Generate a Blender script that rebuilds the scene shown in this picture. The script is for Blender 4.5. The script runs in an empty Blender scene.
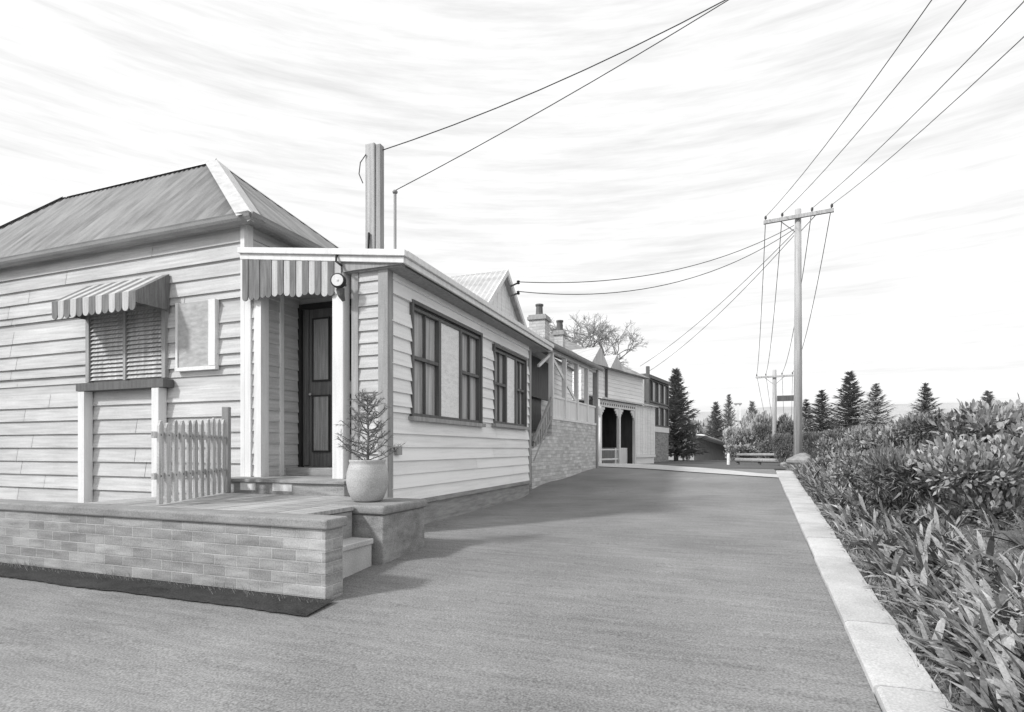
import bpy, math, random
from mathutils import Vector, Matrix
random.seed(7)
R = math.radians
sc = bpy.context.scene
col = sc.collection
TH = R(20.2); CS, SN = math.cos(TH), math.sin(TH); FPX = 555.0; EYE = 1.0; HOR = 449.0

def W(px, f, z=0.0):
    q = (px - 512) / FPX
    return Vector((f * (q * CS - SN), f * (q * SN + CS), z))
def WY(px, Y, z=0.0):
    q = (px - 512) / FPX
    return W(px, Y / (q * SN + CS), z)
def lerp(a, b, t): return a + (b - a) * t
def prof(pts, y):
    if y <= pts[0][0]: return pts[0][1]
    for (a, za), (b, zb) in zip(pts, pts[1:]):
        if y <= b:
            t = (y - a) / (b - a); t = t * t * (3 - 2 * t)
            return lerp(za, zb, t)
    return pts[-1][1]
ZP = [(-60, -3.5), (-6, -.7), (1.5, -.2), (5.5, 0), (10, .02), (12.6, .24), (16.5, .43), (19, .46), (27, .3), (44, .15), (80, -2.6), (200, -13), (420, -20), (2500, -22)]
ZR = [(-60, -3.5), (-6, -.75), (1.5, -.2), (16.5, .43), (19, .46), (27, .3), (44, .15), (80, -2.6), (200, -13), (420, -20), (2500, -22)]
def plin(pts, y):
    if y <= pts[0][0]: return pts[0][1]
    for (a, za), (b, zb) in zip(pts, pts[1:]):
        if y <= b: return lerp(za, zb, (y - a) / (b - a))
    return pts[-1][1]
def zbase(x, y):
    k = min(1, max(0, (x + 3.4) / 3.6)); k = k * k * (3 - 2 * k)
    return lerp(prof(ZP, y), plin(ZR, y), k)
def kin(y): return .752 + (y - 4.18) * .0591
def kout(y): return 1.04 + (y - 4.28) * .068
def ground_z(x, y):
    z = zbase(x, y)
    e = x - kout(y)
    if e > 0 and y < 60:
        z += prof([(0, 0), (.5, .06), (2.5, .32), (6, .5), (30, .2), (60, 0)], e) * prof([(-60, 1), (20, 1), (55, 0)], y)
    return z

# ------------------------------------------------------------------ materials
def mat(name, base, var=.18, rough=.8, stroke=None, sc_=1.0, grain=.12, metal=0.0, spec=.3, bump=.0, kind=None, stain=.0, isl=.0):
    m = bpy.data.materials.new(name); m.use_nodes = True
    nt = m.node_tree; N = nt.nodes; L = nt.links
    b = N['Principled BSDF']
    b.inputs['Roughness'].default_value = rough; b.inputs['Metallic'].default_value = metal
    b.inputs['Specular IOR Level'].default_value = spec
    grain *= 1.7; var *= 1.2
    tc = N.new('ShaderNodeTexCoord')
    def noise(scale, vec, det=3):
        n = N.new('ShaderNodeTexNoise'); n.inputs['Scale'].default_value = scale; n.inputs['Detail'].default_value = det
        L.new(vec, n.inputs['Vector']); return n.outputs['Fac']
    def mapping(s, rot=(0, 0, 0)):
        mp = N.new('ShaderNodeMapping'); mp.inputs['Scale'].default_value = s; mp.inputs['Rotation'].default_value = rot
        L.new(tc.outputs['Object'], mp.inputs['Vector']); return mp.outputs['Vector']
    def math_(op, a, b_):
        n = N.new('ShaderNodeMath'); n.operation = op
        for i, v in enumerate((a, b_)):
            if isinstance(v, (int, float)): n.inputs[i].default_value = v
            else: L.new(v, n.inputs[i])
        return n.outputs[0]
    st = stroke or (6, 6, 6)
    s1 = noise(1.0 * sc_, mapping(st, (.1, .06, .05)), 4)
    s2 = noise(90 * sc_, tc.outputs['Object'], 2)
    s3 = noise(.9, tc.outputs['Object'], 5)
    v = math_('ADD', math_('MULTIPLY', math_('SUBTRACT', s1, .5), var * 4), 1.0)
    v = math_('ADD', v, math_('MULTIPLY', math_('SUBTRACT', s2, .5), grain * 4))
    v = math_('ADD', v, math_('MULTIPLY', math_('SUBTRACT', s3, .5), stain * 4))
    if isl:
        ge = N.new('ShaderNodeNewGeometry'); v = math_('MULTIPLY', v, math_('ADD', 1.0 - isl, math_('MULTIPLY', ge.outputs['Random Per Island'], 2 * isl)))
    if kind and kind[0] == 'road':
        big = noise(.35, tc.outputs['Object'], 6); v = math_('MULTIPLY', v, math_('ADD', .52, math_('MULTIPLY', big, .96)))
        n2 = N.new('ShaderNodeTexNoise'); n2.inputs['Scale'].default_value = 1.3; n2.inputs['Detail'].default_value = 6; L.new(tc.outputs['Object'], n2.inputs['Vector'])
        mxv = N.new('ShaderNodeMix'); mxv.data_type = 'VECTOR'; mxv.inputs[0].default_value = .55; L.new(tc.outputs['Object'], mxv.inputs[4]); L.new(n2.outputs['Color'], mxv.inputs[5])
        vo = N.new('ShaderNodeTexVoronoi'); vo.feature = 'DISTANCE_TO_EDGE'; vo.inputs['Scale'].default_value = 1.15; L.new(mxv.outputs[1], vo.inputs['Vector'])
        cr_ = math_('MINIMUM', math_('MULTIPLY', vo.outputs['Distance'], 160.0), 1.0)
        gate = math_('MINIMUM', math_('MAXIMUM', math_('MULTIPLY', math_('SUBTRACT', big, .52), 9.0), 0.0), 1.0)
        v = math_('MULTIPLY', v, math_('SUBTRACT', 1.0, math_('MULTIPLY', math_('MULTIPLY', math_('SUBTRACT', 1.0, cr_), gate), .45)))
    val = math_('MULTIPLY', v, base)
    hgt = s1
    if kind and kind[0] == 'brick':
        br = N.new('ShaderNodeTexBrick')
        br.inputs['Color1'].default_value = (.8, .8, .8, 1); br.inputs['Color2'].default_value = (1.15, 1.15, 1.15, 1)
        br.inputs['Mortar'].default_value = (kind[2],) * 3 + (1,)
        br.inputs['Scale'].default_value = 1; br.inputs['Brick Width'].default_value = .23; br.inputs['Row Height'].default_value = .085
        br.inputs['Mortar Size'].default_value = .006; br.inputs['Mortar Smooth'].default_value = .3
        mp = N.new('ShaderNodeMapping'); L.new(tc.outputs['Object'], mp.inputs['Vector'])
        sep = N.new('ShaderNodeSeparateXYZ'); L.new(mp.outputs[0], sep.inputs[0])
        cb = N.new('ShaderNodeCombineXYZ')
        L.new(math_('ADD', sep.outputs[0], sep.outputs[1]), cb.inputs[0]); L.new(sep.outputs[2], cb.inputs[1])
        L.new(cb.outputs[0], br.inputs['Vector'])
        bw = N.new('ShaderNodeRGBToBW'); L.new(br.outputs['Color'], bw.inputs[0])
        val = math_('MULTIPLY', val, bw.outputs[0]); hgt = math_('SUBTRACT', 1.0, br.outputs['Fac'])
    val = math_('MAXIMUM', val, .006); val = math_('MINIMUM', val, .9)
    cc = N.new('ShaderNodeCombineColor')
    for i in range(3): L.new(val, cc.inputs[i])
    L.new(cc.outputs[0], b.inputs['Base Color'])
    if bump:
        bp = N.new('ShaderNodeBump'); bp.inputs['Strength'].default_value = bump; bp.inputs['Distance'].default_value = .01
        L.new(math_('ADD', hgt, math_('MULTIPLY', s2, .5)), bp.inputs['Height']); L.new(bp.outputs[0], b.inputs['Normal'])
    return m

M = {}
M['board'] = mat('painted_weatherboard', .85, .09, .7, (1.2, 1.2, 26), grain=.05, stain=.05, bump=.15, isl=.07)
M['board_old'] = mat('weathered_board', .52, .16, .8, (1.5, 1.5, 30), grain=.08, stain=.12, bump=.2, isl=.06)
M['trim'] = mat('pale_trim', .74, .10, .6, (16, 16, 1.5), grain=.05, stain=.08)
M['trim_grey'] = mat('grey_trim', .33, .22, .7, (24, 24, 1.6), grain=.08)
M['dark'] = mat('dark_trim', .12, .25, .6, (24, 24, 2), grain=.1)
M['door'] = mat('dark_door_paint', .12, .3, .5, (40, 40, 2.5), grain=.12, bump=.2)
M['door_panel'] = mat('door_panel_paint', .26, .3, .5, (40, 40, 2.5), grain=.12, bump=.2)
M['roof'] = mat('grey_roof_iron', .27, .30, .55, (9, 1.2, 1.2), grain=.1, metal=.1, stain=.12)
M['roof_side'] = mat('grey_roof_iron_side', .25, .30, .55, (1.2, 9, 1.2), grain=.1, metal=.1, stain=.12)
M['roof_pale'] = mat('pale_roof_iron', .5, .2, .5, (1.5, 9, 1.5), grain=.08)
M['gutter'] = mat('gutter_paint', .28, .2, .5, (2, 2, 12))
M['brick'] = mat('brick', .30, .3, .9, (3, 3, 18), grain=.14, bump=.8, kind=('brick', 0, 1.25), stain=.12)
M['brick_pale'] = mat('pale_brick', .55, .18, .9, (3, 3, 18), grain=.1, bump=.35, kind=('brick', 0, .7), stain=.08)
M['plinth'] = mat('plinth_render', .30, .25, .9, (3, 3, 22), grain=.14, bump=.3, stain=.12)
M['stone'] = mat('stone_block', .26, .25, .9, (8, 8, 14), grain=.16, bump=.5, stain=.25)
M['cap'] = mat('wall_capping', .25, .2, .85, (3, 9, 9), grain=.14, bump=.3, stain=.15)
M['concrete'] = mat('pale_concrete', .50, .12, .9, (4, 4, 4), grain=.12, bump=.3, stain=.16, isl=.1)
M['strip'] = mat('pale_crossing', .50, .08, .9, (3, 9, 3), grain=.1, stain=.12)
M['asphalt'] = mat('asphalt', .215, .13, .95, (2, 16, 2), grain=.26, bump=.5, stain=.16, kind=('road',))
M['patch'] = mat('patched_asphalt', .16, .12, .95, (5, 5, 5), grain=.26, bump=.5, stain=.1)
M['asphalt_dark'] = mat('dark_asphalt', .10, .2, .95, (2, 14, 2), grain=.2, bump=.3, stain=.2)
M['foot_shade'] = mat('painted_foot_shade', .035, .3, 1, (5, 9, 5), grain=.4, stain=.2, bump=.6)  # near-black tone for the shade painted under the brick wall
M['soil'] = mat('soil', .16, .2, 1, (5, 5, 5), grain=.2, stain=.2)
M['deck'] = mat('deck_board', .34, .3, .8, (3, 30, 3), grain=.1, isl=.2, bump=.3, stain=.1)
M['picket'] = mat('picket_paint', .48, .35, .8, (26, 26, 2), grain=.12, stain=.25)
M['pot'] = mat('glazed_pot', .42, .1, .5, (5, 5, 9), grain=.14, spec=.4, stain=.1)
M['glass'] = mat('window_glass', .20, .25, .12, (10, 10, 1), grain=.05, spec=.7)
M['blind'] = mat('window_blind', .84, .10, .7, (8, 8, 22), grain=.1, stain=.05)
M['curtain'] = mat('curtain', .46, .35, .8, (20, 20, .8), grain=.05)
M['stripe_dark'] = mat('awning_stripe', .18, .3, .8, (30, 30, 3), grain=.1)
M['cap_pale'] = mat('ridge_capping', .55, .15, .6, (9, 9, 3), grain=.08)
M['canvas'] = mat('boarded_panel', .42, .2, .8, (9, 9, 22), grain=.1)
M['stripe_pale'] = mat('awning_canvas', .5, .15, .8, (30, 30, 3), grain=.08)
M['pole'] = mat('pole_timber', .42, .25, .85, (30, 30, 1), grain=.1, bump=.3)
M['wire'] = mat('wire', .05, .05, .6)
M['bark'] = mat('bark', .16, .3, .95, (20, 20, 3), grain=.2, bump=.5)
M['bark_pale'] = mat('pale_bark', .32, .2, .95, (20, 20, 3), grain=.15)
M['leaf'] = mat('leaf', .18, .3, .6, (9, 9, 9), grain=.12, stain=.2, isl=.5)
M['leaf_dark'] = mat('dark_leaf', .09, .3, .6, (9, 9, 9), grain=.15, stain=.2)
M['leaf_pale'] = mat('pale_leaf', .27, .3, .6, (9, 9, 9), grain=.12, stain=.2, isl=.55)
M['grass'] = mat('verge_grass', .26, .4, .8, (7, 7, 7), grain=.2, stain=.3)
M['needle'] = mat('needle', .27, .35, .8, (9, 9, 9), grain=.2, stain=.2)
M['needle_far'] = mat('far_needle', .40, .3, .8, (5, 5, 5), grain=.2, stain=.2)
M['hill'] = mat('hillside', .40, .12, 1, (.02, .02, .1), grain=.1, stain=.1)
M['flower'] = mat('blossom', .36, .15, .8, (20, 20, 20))
M['black'] = mat('blackened', .03, .2, .7)
M['metal'] = mat('galvanised', .35, .15, .4, (9, 9, 9), metal=.5)
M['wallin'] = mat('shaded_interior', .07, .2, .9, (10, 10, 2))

# ------------------------------------------------------------------ builders
def tag(o, label=None, cat=None, group=None, kind=None):
    if label: o['label'] = label
    if cat: o['category'] = cat
    if group: o['group'] = group
    if kind: o['kind'] = kind
    return o
def thing(name, loc, label, cat, group=None):
    o = bpy.data.objects.new(name, None); o.empty_display_size = .2; col.objects.link(o); o.location = loc
    return tag(o, label, cat, group)
def wloc(o):
    v = Vector((0, 0, 0))
    while o is not None: v += Vector(o.location); o = o.parent
    return v
class MB:
    def __init__(s): s.v = []; s.f = []; s.mi = []; s.cur = 0
    def poly(s, pts):
        n = len(s.v); s.v += [tuple(p) for p in pts]; s.f.append(tuple(range(n, n + len(pts)))); s.mi.append(s.cur)
    def hexa(s, p):  # 8 pts bottom 0-3, top 4-7
        n = len(s.v); s.v += [tuple(q) for q in p]
        for f in ((3, 2, 1, 0), (4, 5, 6, 7), (0, 1, 5, 4), (1, 2, 6, 5), (2, 3, 7, 6), (3, 0, 4, 7)):
            s.f.append(tuple(n + i for i in f)); s.mi.append(s.cur)
        return s
    def box(s, x0, x1, y0, y1, z0, z1):
        return s.hexa([(x0, y0, z0), (x1, y0, z0), (x1, y1, z0), (x0, y1, z0), (x0, y0, z1), (x1, y0, z1), (x1, y1, z1), (x0, y1, z1)])
    def prism(s, foot, z0, z1):
        n = len(foot); b = len(s.v)
        s.v += [(p[0], p[1], z0) for p in foot] + [(p[0], p[1], z1) for p in foot]
        s.f.append(tuple(b + i for i in reversed(range(n)))); s.f.append(tuple(b + n + i for i in range(n)))
        s.mi += [s.cur] * 2
        for i in range(n):
            j = (i + 1) % n; s.f.append((b + i, b + j, b + n + j, b + n + i)); s.mi.append(s.cur)
        return s
    def tube(s, pts, rs, n=8, cap=True):
        pts = [Vector(p) for p in pts]
        if not isinstance(rs, (list, tuple)): rs = [rs] * len(pts)
        base = len(s.v)
        for i, p in enumerate(pts):
            t = (pts[min(i + 1, len(pts) - 1)] - pts[max(i - 1, 0)])
            t = t.normalized() if t.length > 1e-9 else Vector((0, 0, 1))
            a = t.cross(Vector((0, 0, 1)) if abs(t.z) < .9 else Vector((0, 1, 0))).normalized(); b = t.cross(a)
            for k in range(n):
                g = 2 * math.pi * k / n; s.v.append(tuple(p + (a * math.cos(g) + b * math.sin(g)) * rs[i]))
        for i in range(len(pts) - 1):
            for k in range(n):
                k2 = (k + 1) % n
                s.f.append((base + i * n + k, base + i * n + k2, base + (i + 1) * n + k2, base + (i + 1) * n + k)); s.mi.append(s.cur)
        if cap:
            s.f.append(tuple(base + k for k in reversed(range(n)))); s.mi.append(s.cur)
            e = base + (len(pts) - 1) * n; s.f.append(tuple(e + k for k in range(n))); s.mi.append(s.cur)
        return s
    def lathe(s, c, prof_, n=28):
        base = len(s.v)
        for (r, z) in prof_:
            for k in range(n):
                g = 2 * math.pi * k / n; s.v.append((c[0] + r * math.cos(g), c[1] + r * math.sin(g), c[2] + z))
        for i in range(len(prof_) - 1):
            for k in range(n):
                k2 = (k + 1) % n
                s.f.append((base + i * n + k, base + i * n + k2, base + (i + 1) * n + k2, base + (i + 1) * n + k)); s.mi.append(s.cur)
        return s
    def build(s, name, m, parent=None, smooth=False, label=None):
        me = bpy.data.meshes.new(name); off = wloc(parent) if parent is not None else Vector((0, 0, 0))
        me.from_pydata([(a - off.x, b - off.y, c - off.z) for a, b, c in s.v], [], s.f)
        for mm in (m if isinstance(m, (list, tuple)) else [m]): me.materials.append(mm)
        me.polygons.foreach_set('material_index', s.mi)
        if smooth: me.polygons.foreach_set('use_smooth', [True] * len(s.f))
        me.update()
        o = bpy.data.objects.new(name, me); col.objects.link(o)
        if parent is not None: o.parent = parent
        if label: o['label'] = label
        return o
def bevel(o, w=.012, seg=2):
    md = o.modifiers.new('b', 'BEVEL'); md.width = w; md.segments = seg; md.limit_method = 'ANGLE'; return o
def copy_thing(root, loc, rz=0, s=1, label=None, group=None):
    r = root.copy(); col.objects.link(r); r.location = loc; r.rotation_euler = (0, 0, rz)
    r.scale = (s, s, s) if isinstance(s, (int, float)) else s
    if label: r['label'] = label
    if group: r['group'] = group
    for ch in list(root.children):
        c = ch.copy(); col.objects.link(c); c.parent = r
        for g in list(ch.children):
            d = g.copy(); col.objects.link(d); d.parent = c
    return r

class Face:
    """a vertical wall plane: u runs A->B, d points outwards (to the right of u)"""
    def __init__(s, A, B):
        s.A = Vector((A[0], A[1], 0)); B = Vector((B[0], B[1], 0)); s.L = (B - s.A).length
        s.u = (B - s.A).normalized(); s.n = Vector((s.u.y, -s.u.x, 0))
    def p(s, u, d, z): return s.A + s.u * u + s.n * d + Vector((0, 0, z))
    def box(s, mb, u0, u1, d0, d1, z0, z1):
        P = s.p
        return mb.hexa([P(u0, d1, z0), P(u1, d1, z0), P(u1, d0, z0), P(u0, d0, z0), P(u0, d1, z1), P(u1, d1, z1), P(u1, d0, z1), P(u0, d0, z1)])
    def bar(s, mb, a, b, w, d0, d1):  # slanted bar in the plane, a,b=(u,z)
        ax = Vector((a[0], a[1])); bx = Vector((b[0], b[1])); t = (bx - ax).normalized(); nn = Vector((-t.y, t.x)) * w / 2
        q = [ax - nn, bx - nn, bx + nn, ax + nn]
        return mb.hexa([s.p(c.x, d1, c.y) for c in q] + [s.p(c.x, d0, c.y) for c in q])
    def clad(s, mb, u0, u1, z0, z1, pitch=.15, holes=(), lap=.022, jit=.004, topfn=None):
        z = z0
        rnd = random.Random(int(abs(s.A.x * 31 + s.A.y * 17 + z0 * 7) * 10))
        while z < z1 - 1e-4:
            zt = min(z + pitch, z1); j = rnd.uniform(-jit, jit)
            cuts = sorted({z, zt} | {h[k] for h in holes for k in (2, 3) if z < h[k] < zt})
            for a, b in zip(cuts, cuts[1:]):
                hs = sorted([(h[0], h[1]) for h in holes if h[2] < b - 1e-5 and h[3] > a + 1e-5])
                uu = u0; iv = []
                for h in hs:
                    if h[0] > uu: iv.append((uu, min(h[0], u1)))
                    uu = max(uu, h[1])
                if uu < u1: iv.append((uu, u1))
                da = lap * (1 - (a - z) / pitch) + j; db = lap * (1 - (b - z) / pitch) + j
                iv2 = []
            for (p, q) in iv:
                jr = random.Random(int(z * 977) + int(s.A.x * 13)); x_ = p
                while q - x_ > 4.5:
                    c_ = x_ + jr.uniform(2.4, 4.4)
                    if q - c_ < .4: break
                    iv2.append((x_, c_ - .004)); x_ = c_ + .004
                iv2.append((x_, q))
            for (p, q) in iv2:
                    ib = a - z < 1e-6
                    zz = a - (.004 if ib else 0)
                    mb.poly([s.p(p, da, zz), s.p(q, da, zz), s.p(q, db, b), s.p(p, db, b)])
                    if ib: mb.poly([s.p(p, -.01, zz), s.p(q, -.01, zz), s.p(q, da, zz), s.p(p, da, zz)])
            z = zt
        return mb

def corrugated(mb, P0, U, L, V, top, pitch=.09, amp=.012, bot=None):
    """P0 eave start, U unit along eave, V full vector up the slope, top(u)->0..1"""
    P0, U, V = Vector(P0), Vector(U), Vector(V); N = U.cross(V).normalized()
    n = max(2, int(L / (pitch / 2))); pr = None
    for i in range(n + 1):
        u = L * i / n; h = amp if i % 2 else -amp
        b0 = bot(u) if bot else 0
        b = P0 + U * u + V * b0 + N * h; t = P0 + U * u + V * top(u) + N * h
        if pr: mb.poly([pr[0], b, t, pr[1]])
        pr = (b, t)
    return mb

def sash_window(par, F, u0, u1, z0, z1, cells, frame='dark', sillm='trim_grey', dep=.07, label=None, archi=.045):
    """cells: list of (ua, ub, kind) kind in 'hung','blind','fixed','louvre'"""
    mb = MB()
    F.box(mb, u0 - archi, u1 + archi, -.02, .035, z1, z1 + archi); F.box(mb, u0 - archi, u0, -.02, .032, z0, z1); F.box(mb, u1, u1 + archi, -.02, .032, z0, z1)
    F.box(mb, u0, u1, -dep, -.022, z1 - .03, z1 - .002)
    w = mb.build('window', M[frame], par, label=label)
    sb = MB(); F.box(sb, u0 - archi - .03, u1 + archi + .03, -.02, .075, z0 - .055, z0 - .001); sb.build('sill', M[sillm], w)
    for (a, b, k) in cells:
        zi0, zi1 = z0 + .001, z1 - .031
        s_ = MB(); t = .032
        F.box(s_, a + .001, a + t, -dep + .01, .008, zi0, zi1); F.box(s_, b - t, b - .001, -dep + .01, .008, zi0, zi1)
        F.box(s_, a + t, b - t, -dep + .012, .004, zi0, zi0 + .045); F.box(s_, a + t, b - t, -dep + .012, .004, zi1 - .035, zi1)
        if k == 'hung':
            zm = (zi0 + zi1) / 2 + .06; F.box(s_, a + t, b - t, -dep + .014, .0, zm - .022, zm + .022)
            um = (a + b) / 2; F.box(s_, um - .013, um + .013, -dep + .02, -.014, zi0 + .045, zm - .022); F.box(s_, um - .013, um + .013, -dep + .02, -.014, zm + .022, zi1 - .035)
        s_.build('sash', M[frame], w)
        g = MB(); o_ = .045 if k == 'blind' else 0; F.box(g, a + t, b - t, -dep + o_, -dep + .008 + o_, zi0 + .045, zi1 - .035)
        g.build('blind' if k == 'blind' else 'pane', M['blind'] if k == 'blind' else M['curtain'], w)
    return w

# ------------------------------------------------------------------ ground, road, kerb
def sheet(name, xs_fn, ys, dz, m, nx=8, kind='structure', zfn=ground_z):
    mb = MB(); rows = []
    for y in ys:
        a, b = xs_fn(y); row = []
        for i in range(nx + 1):
            x = lerp(a, b, i / nx); row.append(len(mb.v)); mb.v.append((x, y, zfn(x, y) + dz))
        rows.append(row)
    for r0, r1 in zip(rows, rows[1:]):
        for i in range(nx): mb.f.append((r0[i], r0[i + 1], r1[i + 1], r1[i])); mb.mi.append(0)
    return tag(mb.build(name, m, smooth=True), kind=kind)
def frange(a, b, st):
    o = []; x = a
    while x < b - 1e-6: o.append(x); x += st
    return o + [b]
mb = MB()
gx = [-2200, -900, -400, -160, -80, -40, -20, -12, -8, -5] + frange(-4, 8, .4) + [9, 11, 14, 18, 24, 32, 45, 60, 100, 250, 600, 2200]
gy = [-600, -200, -60, -20, -10, -6, -3] + frange(-2, 30, .5) + frange(31, 80, 2) + [90, 110, 140, 200, 300, 420, 800, 2500]
ids = {}
for j, y in enumerate(gy):
    for i, x in enumerate(gx):
        ids[i, j] = len(mb.v); mb.v.append((x, y, ground_z(x, y) - .012))
for j in range(len(gy) - 1):
    for i in range(len(gx) - 1): mb.f.append((ids[i, j], ids[i + 1, j], ids[i + 1, j + 1], ids[i, j + 1])); mb.mi.append(0)
tag(mb.build('ground', M['soil'], smooth=True), kind='structure')
zroad = zbase
def crest_y(x): return lerp(17.6, 14.3, (x + 3.6) / 4.95)
sheet('road', lambda y: (-9, kin(y) + .002), frange(-30, 19, .5), .004, M['asphalt'], 14, zfn=zroad)
sheet('side_road', lambda y: (-30, 30 if y > 46 else kin(y) + .3 + max(0, y - 24) * .12), frange(17, 60, 1), .012, M['asphalt_dark'], 14, zfn=zroad)
# pale crossing strip on the crest
mb = MB(); n = 24; lo = []; hi = []
for i in range(n + 1):
    x = lerp(-8, kin(15) + .05, i / n); t = (x + 8) / 10
    y0 = crest_y(x) - .3; y1 = y0 + lerp(4.2, .9, min(1, max(0, (x + 4) / 5)))
    a = []
    for k in range(7):
        y = lerp(y0, y1, k / 6); a.append(len(mb.v)); mb.v.append((x, y, zroad(x, y) + .022))
    if i:
        for k in range(6): mb.f.append((pa[k], a[k], a[k + 1], pa[k + 1])); mb.mi.append(0)
    pa = a
tag(mb.build('pavement_strip', M['strip'], smooth=True), kind='structure')
# kerb
mb = MB(); rd = random.Random(31); y = -20.0
while y < 15.6:
    y2 = min(y + .92, 15.8); dz = rd.uniform(-.006, .006); dx = rd.uniform(-.006, .006); rows = []
    for yy in (y + .006, (y + y2) / 2, y2 - .006):
        z = zroad(1, yy) + dz; a, b = kin(yy) + dx, kout(yy) + dx * .5 + rd.uniform(-.012, .012)
        rows.append([(a, yy, z - .06), (a + .008, yy, z + .028), (a + .024, yy, z + .042), (lerp(a, b, .5), yy, z + .044 + rd.uniform(-.002, .002)), (b, yy, z + .042), (b + .01, yy, z - .06)])
    b0 = len(mb.v)
    for rw in rows: mb.v += rw
    for j in range(2):
        for k in range(5): mb.f.append((b0 + j * 6 + k, b0 + j * 6 + k + 1, b0 + j * 6 + 7 + k, b0 + j * 6 + 6 + k)); mb.mi.append(0)
    mb.f.append(tuple(b0 + k for k in range(6))); mb.f.append(tuple(b0 + 17 - k for k in range(6))); mb.mi += [0, 0]
    y = y2
tag(mb.build('kerb', M['concrete']), kind='structure')

mb = MB(); n = 160; rd = random.Random(9)  # dark strip on the road: shade at the brick wall's foot, painted in
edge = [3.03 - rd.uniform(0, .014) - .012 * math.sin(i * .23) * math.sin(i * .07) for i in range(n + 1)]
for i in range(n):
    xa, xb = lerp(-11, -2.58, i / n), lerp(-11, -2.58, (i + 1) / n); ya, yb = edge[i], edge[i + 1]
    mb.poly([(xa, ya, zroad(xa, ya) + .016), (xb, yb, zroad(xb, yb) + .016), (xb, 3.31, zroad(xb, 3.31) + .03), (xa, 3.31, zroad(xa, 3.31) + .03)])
tag(mb.build('wall_foot_shade', M['foot_shade']), kind='structure')
mb = MB(); rd = random.Random(17)
for i in range(420):
    x = rd.uniform(-7.5, -2.62); y = 3.27 - abs(rd.gauss(0, .03)); z = zroad(x, y) + .02; a = rd.uniform(3.3, 6.1); l = rd.uniform(.03, .10) * (1.6 if math.sin(x * 5) > .5 else .7)
    d = Vector((math.cos(a) * .5, math.sin(a) * .5, 1)).normalized() * l; w_ = Vector((.003, .001, 0)); p = Vector((x, y, z - .01)); mb.poly([p - w_, p + w_, p + d])
tag(mb.build('wall_weeds', M['grass'], None), 'thin weeds growing along the foot of the brick wall', 'weeds', kind='stuff')
# hills
def hill(name, y0, pts, m, depth=300):
    mb = MB(); n = len(pts)
    for i in range(n - 1):
        (xa, ha), (xb, hb) = pts[i], pts[i + 1]
        mb.poly([(xa, y0, -30), (xb, y0, -30), (xb, y0 + depth * .4, hb), (xa, y0 + depth * .4, ha)])
        mb.poly([(xa, y0 + depth * .4, ha), (xb, y0 + depth * .4, hb), (xb, y0 + depth, -30), (xa, y0 + depth, -30)])
    return tag(mb.build(name, m, smooth=True), kind='structure')
rh = random.Random(3)
hill('hills', 620, [(x, 44 + 7 * math.sin(x * .004 + 1) + rh.uniform(-2, 2)) for x in range(-1500, 1800, 60)], M['hill'])

# ------------------------------------------------------------------ weatherboard cottage (near)
PIN = 5.55; XF = -3.59; ZS = 3.10
C1 = thing('weatherboard_cottage', (-5.7, 5.55, 0), 'white weatherboard cottage with grey hipped roof and flat-roofed front room beside the road', 'house')
Ff = Face((XF, PIN), (XF, 10.8))                 # road facade, faces +X
Ffront = Face((-13.5, PIN), (XF, PIN))            # faces -Y ; u = X+13.5
ux = lambda x: x + 13.5
uy = lambda y: y - PIN
w1 = (uy(6.12), uy(8.25)); w2 = (uy(8.85), uy(10.5))
holes = [(w1[0], w1[1], 1.41, 2.83), (w2[0], w2[1], 1.44, 2.76)]
mb = MB()
Ff.clad(mb, .06, 5.25, .366, ZS, .165, holes, lap=.028)
# backing core of the front room (behind boards)
mb.box(-4.03, XF - .11, PIN + .012, 10.78, .30, ZS - .002)
for h in holes:  # reveals
    pass
# solid skin around the windows between backing and boards
def skin(F, mb, u0, u1, z0, z1, holes, d0, d1):
    zs = sorted({z0, z1} | {h[2] for h in holes} | {h[3] for h in holes})
    for a, b in zip(zs, zs[1:]):
        uu = u0
        for h in sorted(holes):
            if h[2] <= a and h[3] >= b:
                F.box(mb, uu, h[0], d0, d1, a, b); uu = h[1]
        F.box(mb, uu, u1, d0, d1, a, b)
skin(Ff, mb, .004, 5.24, .32, ZS - .004, holes, -.105, -.012)
mb.build('wall', M['board'], C1, label='white weatherboard wall facing the road')
# pier front + porch recess
mb = MB()
Ffront.clad(mb, ux(-4.03), ux(XF) - .05, .366, ZS, .145)
mb.build('pier', M['board_old'], C1)
mb = MB()
mb.box(-5.66, -5.45, PIN + .01, 6.4, .3, ZS - .003)
Fl = Face((-5.45, PIN), (-5.45, 6.25)); Fb = Face((-5.45, 6.25), (-4.03, 6.25))
Fl.clad(mb, .09, .70, .64, ZS, .145, lap=.016)
Fb.box(mb, .0, 1.42, -.15, -.02, .3, ZS - .004)
Fb.clad(mb, .98, 1.41, .64, ZS, .145, lap=.016); Fb.clad(mb, 0, .99, 3.0, ZS, .145)
Ffront.clad(mb, ux(-5.62), ux(-5.52), .366, ZS, .145, lap=.018)
mb.build('porch_wall', M['board_old'], C1)
mb = MB(); mb.box(-10.5, -4.05, 6.42, 10.78, -.2, ZS - .006); mb.build('rear_wall', M['board_old'], C1)
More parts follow.
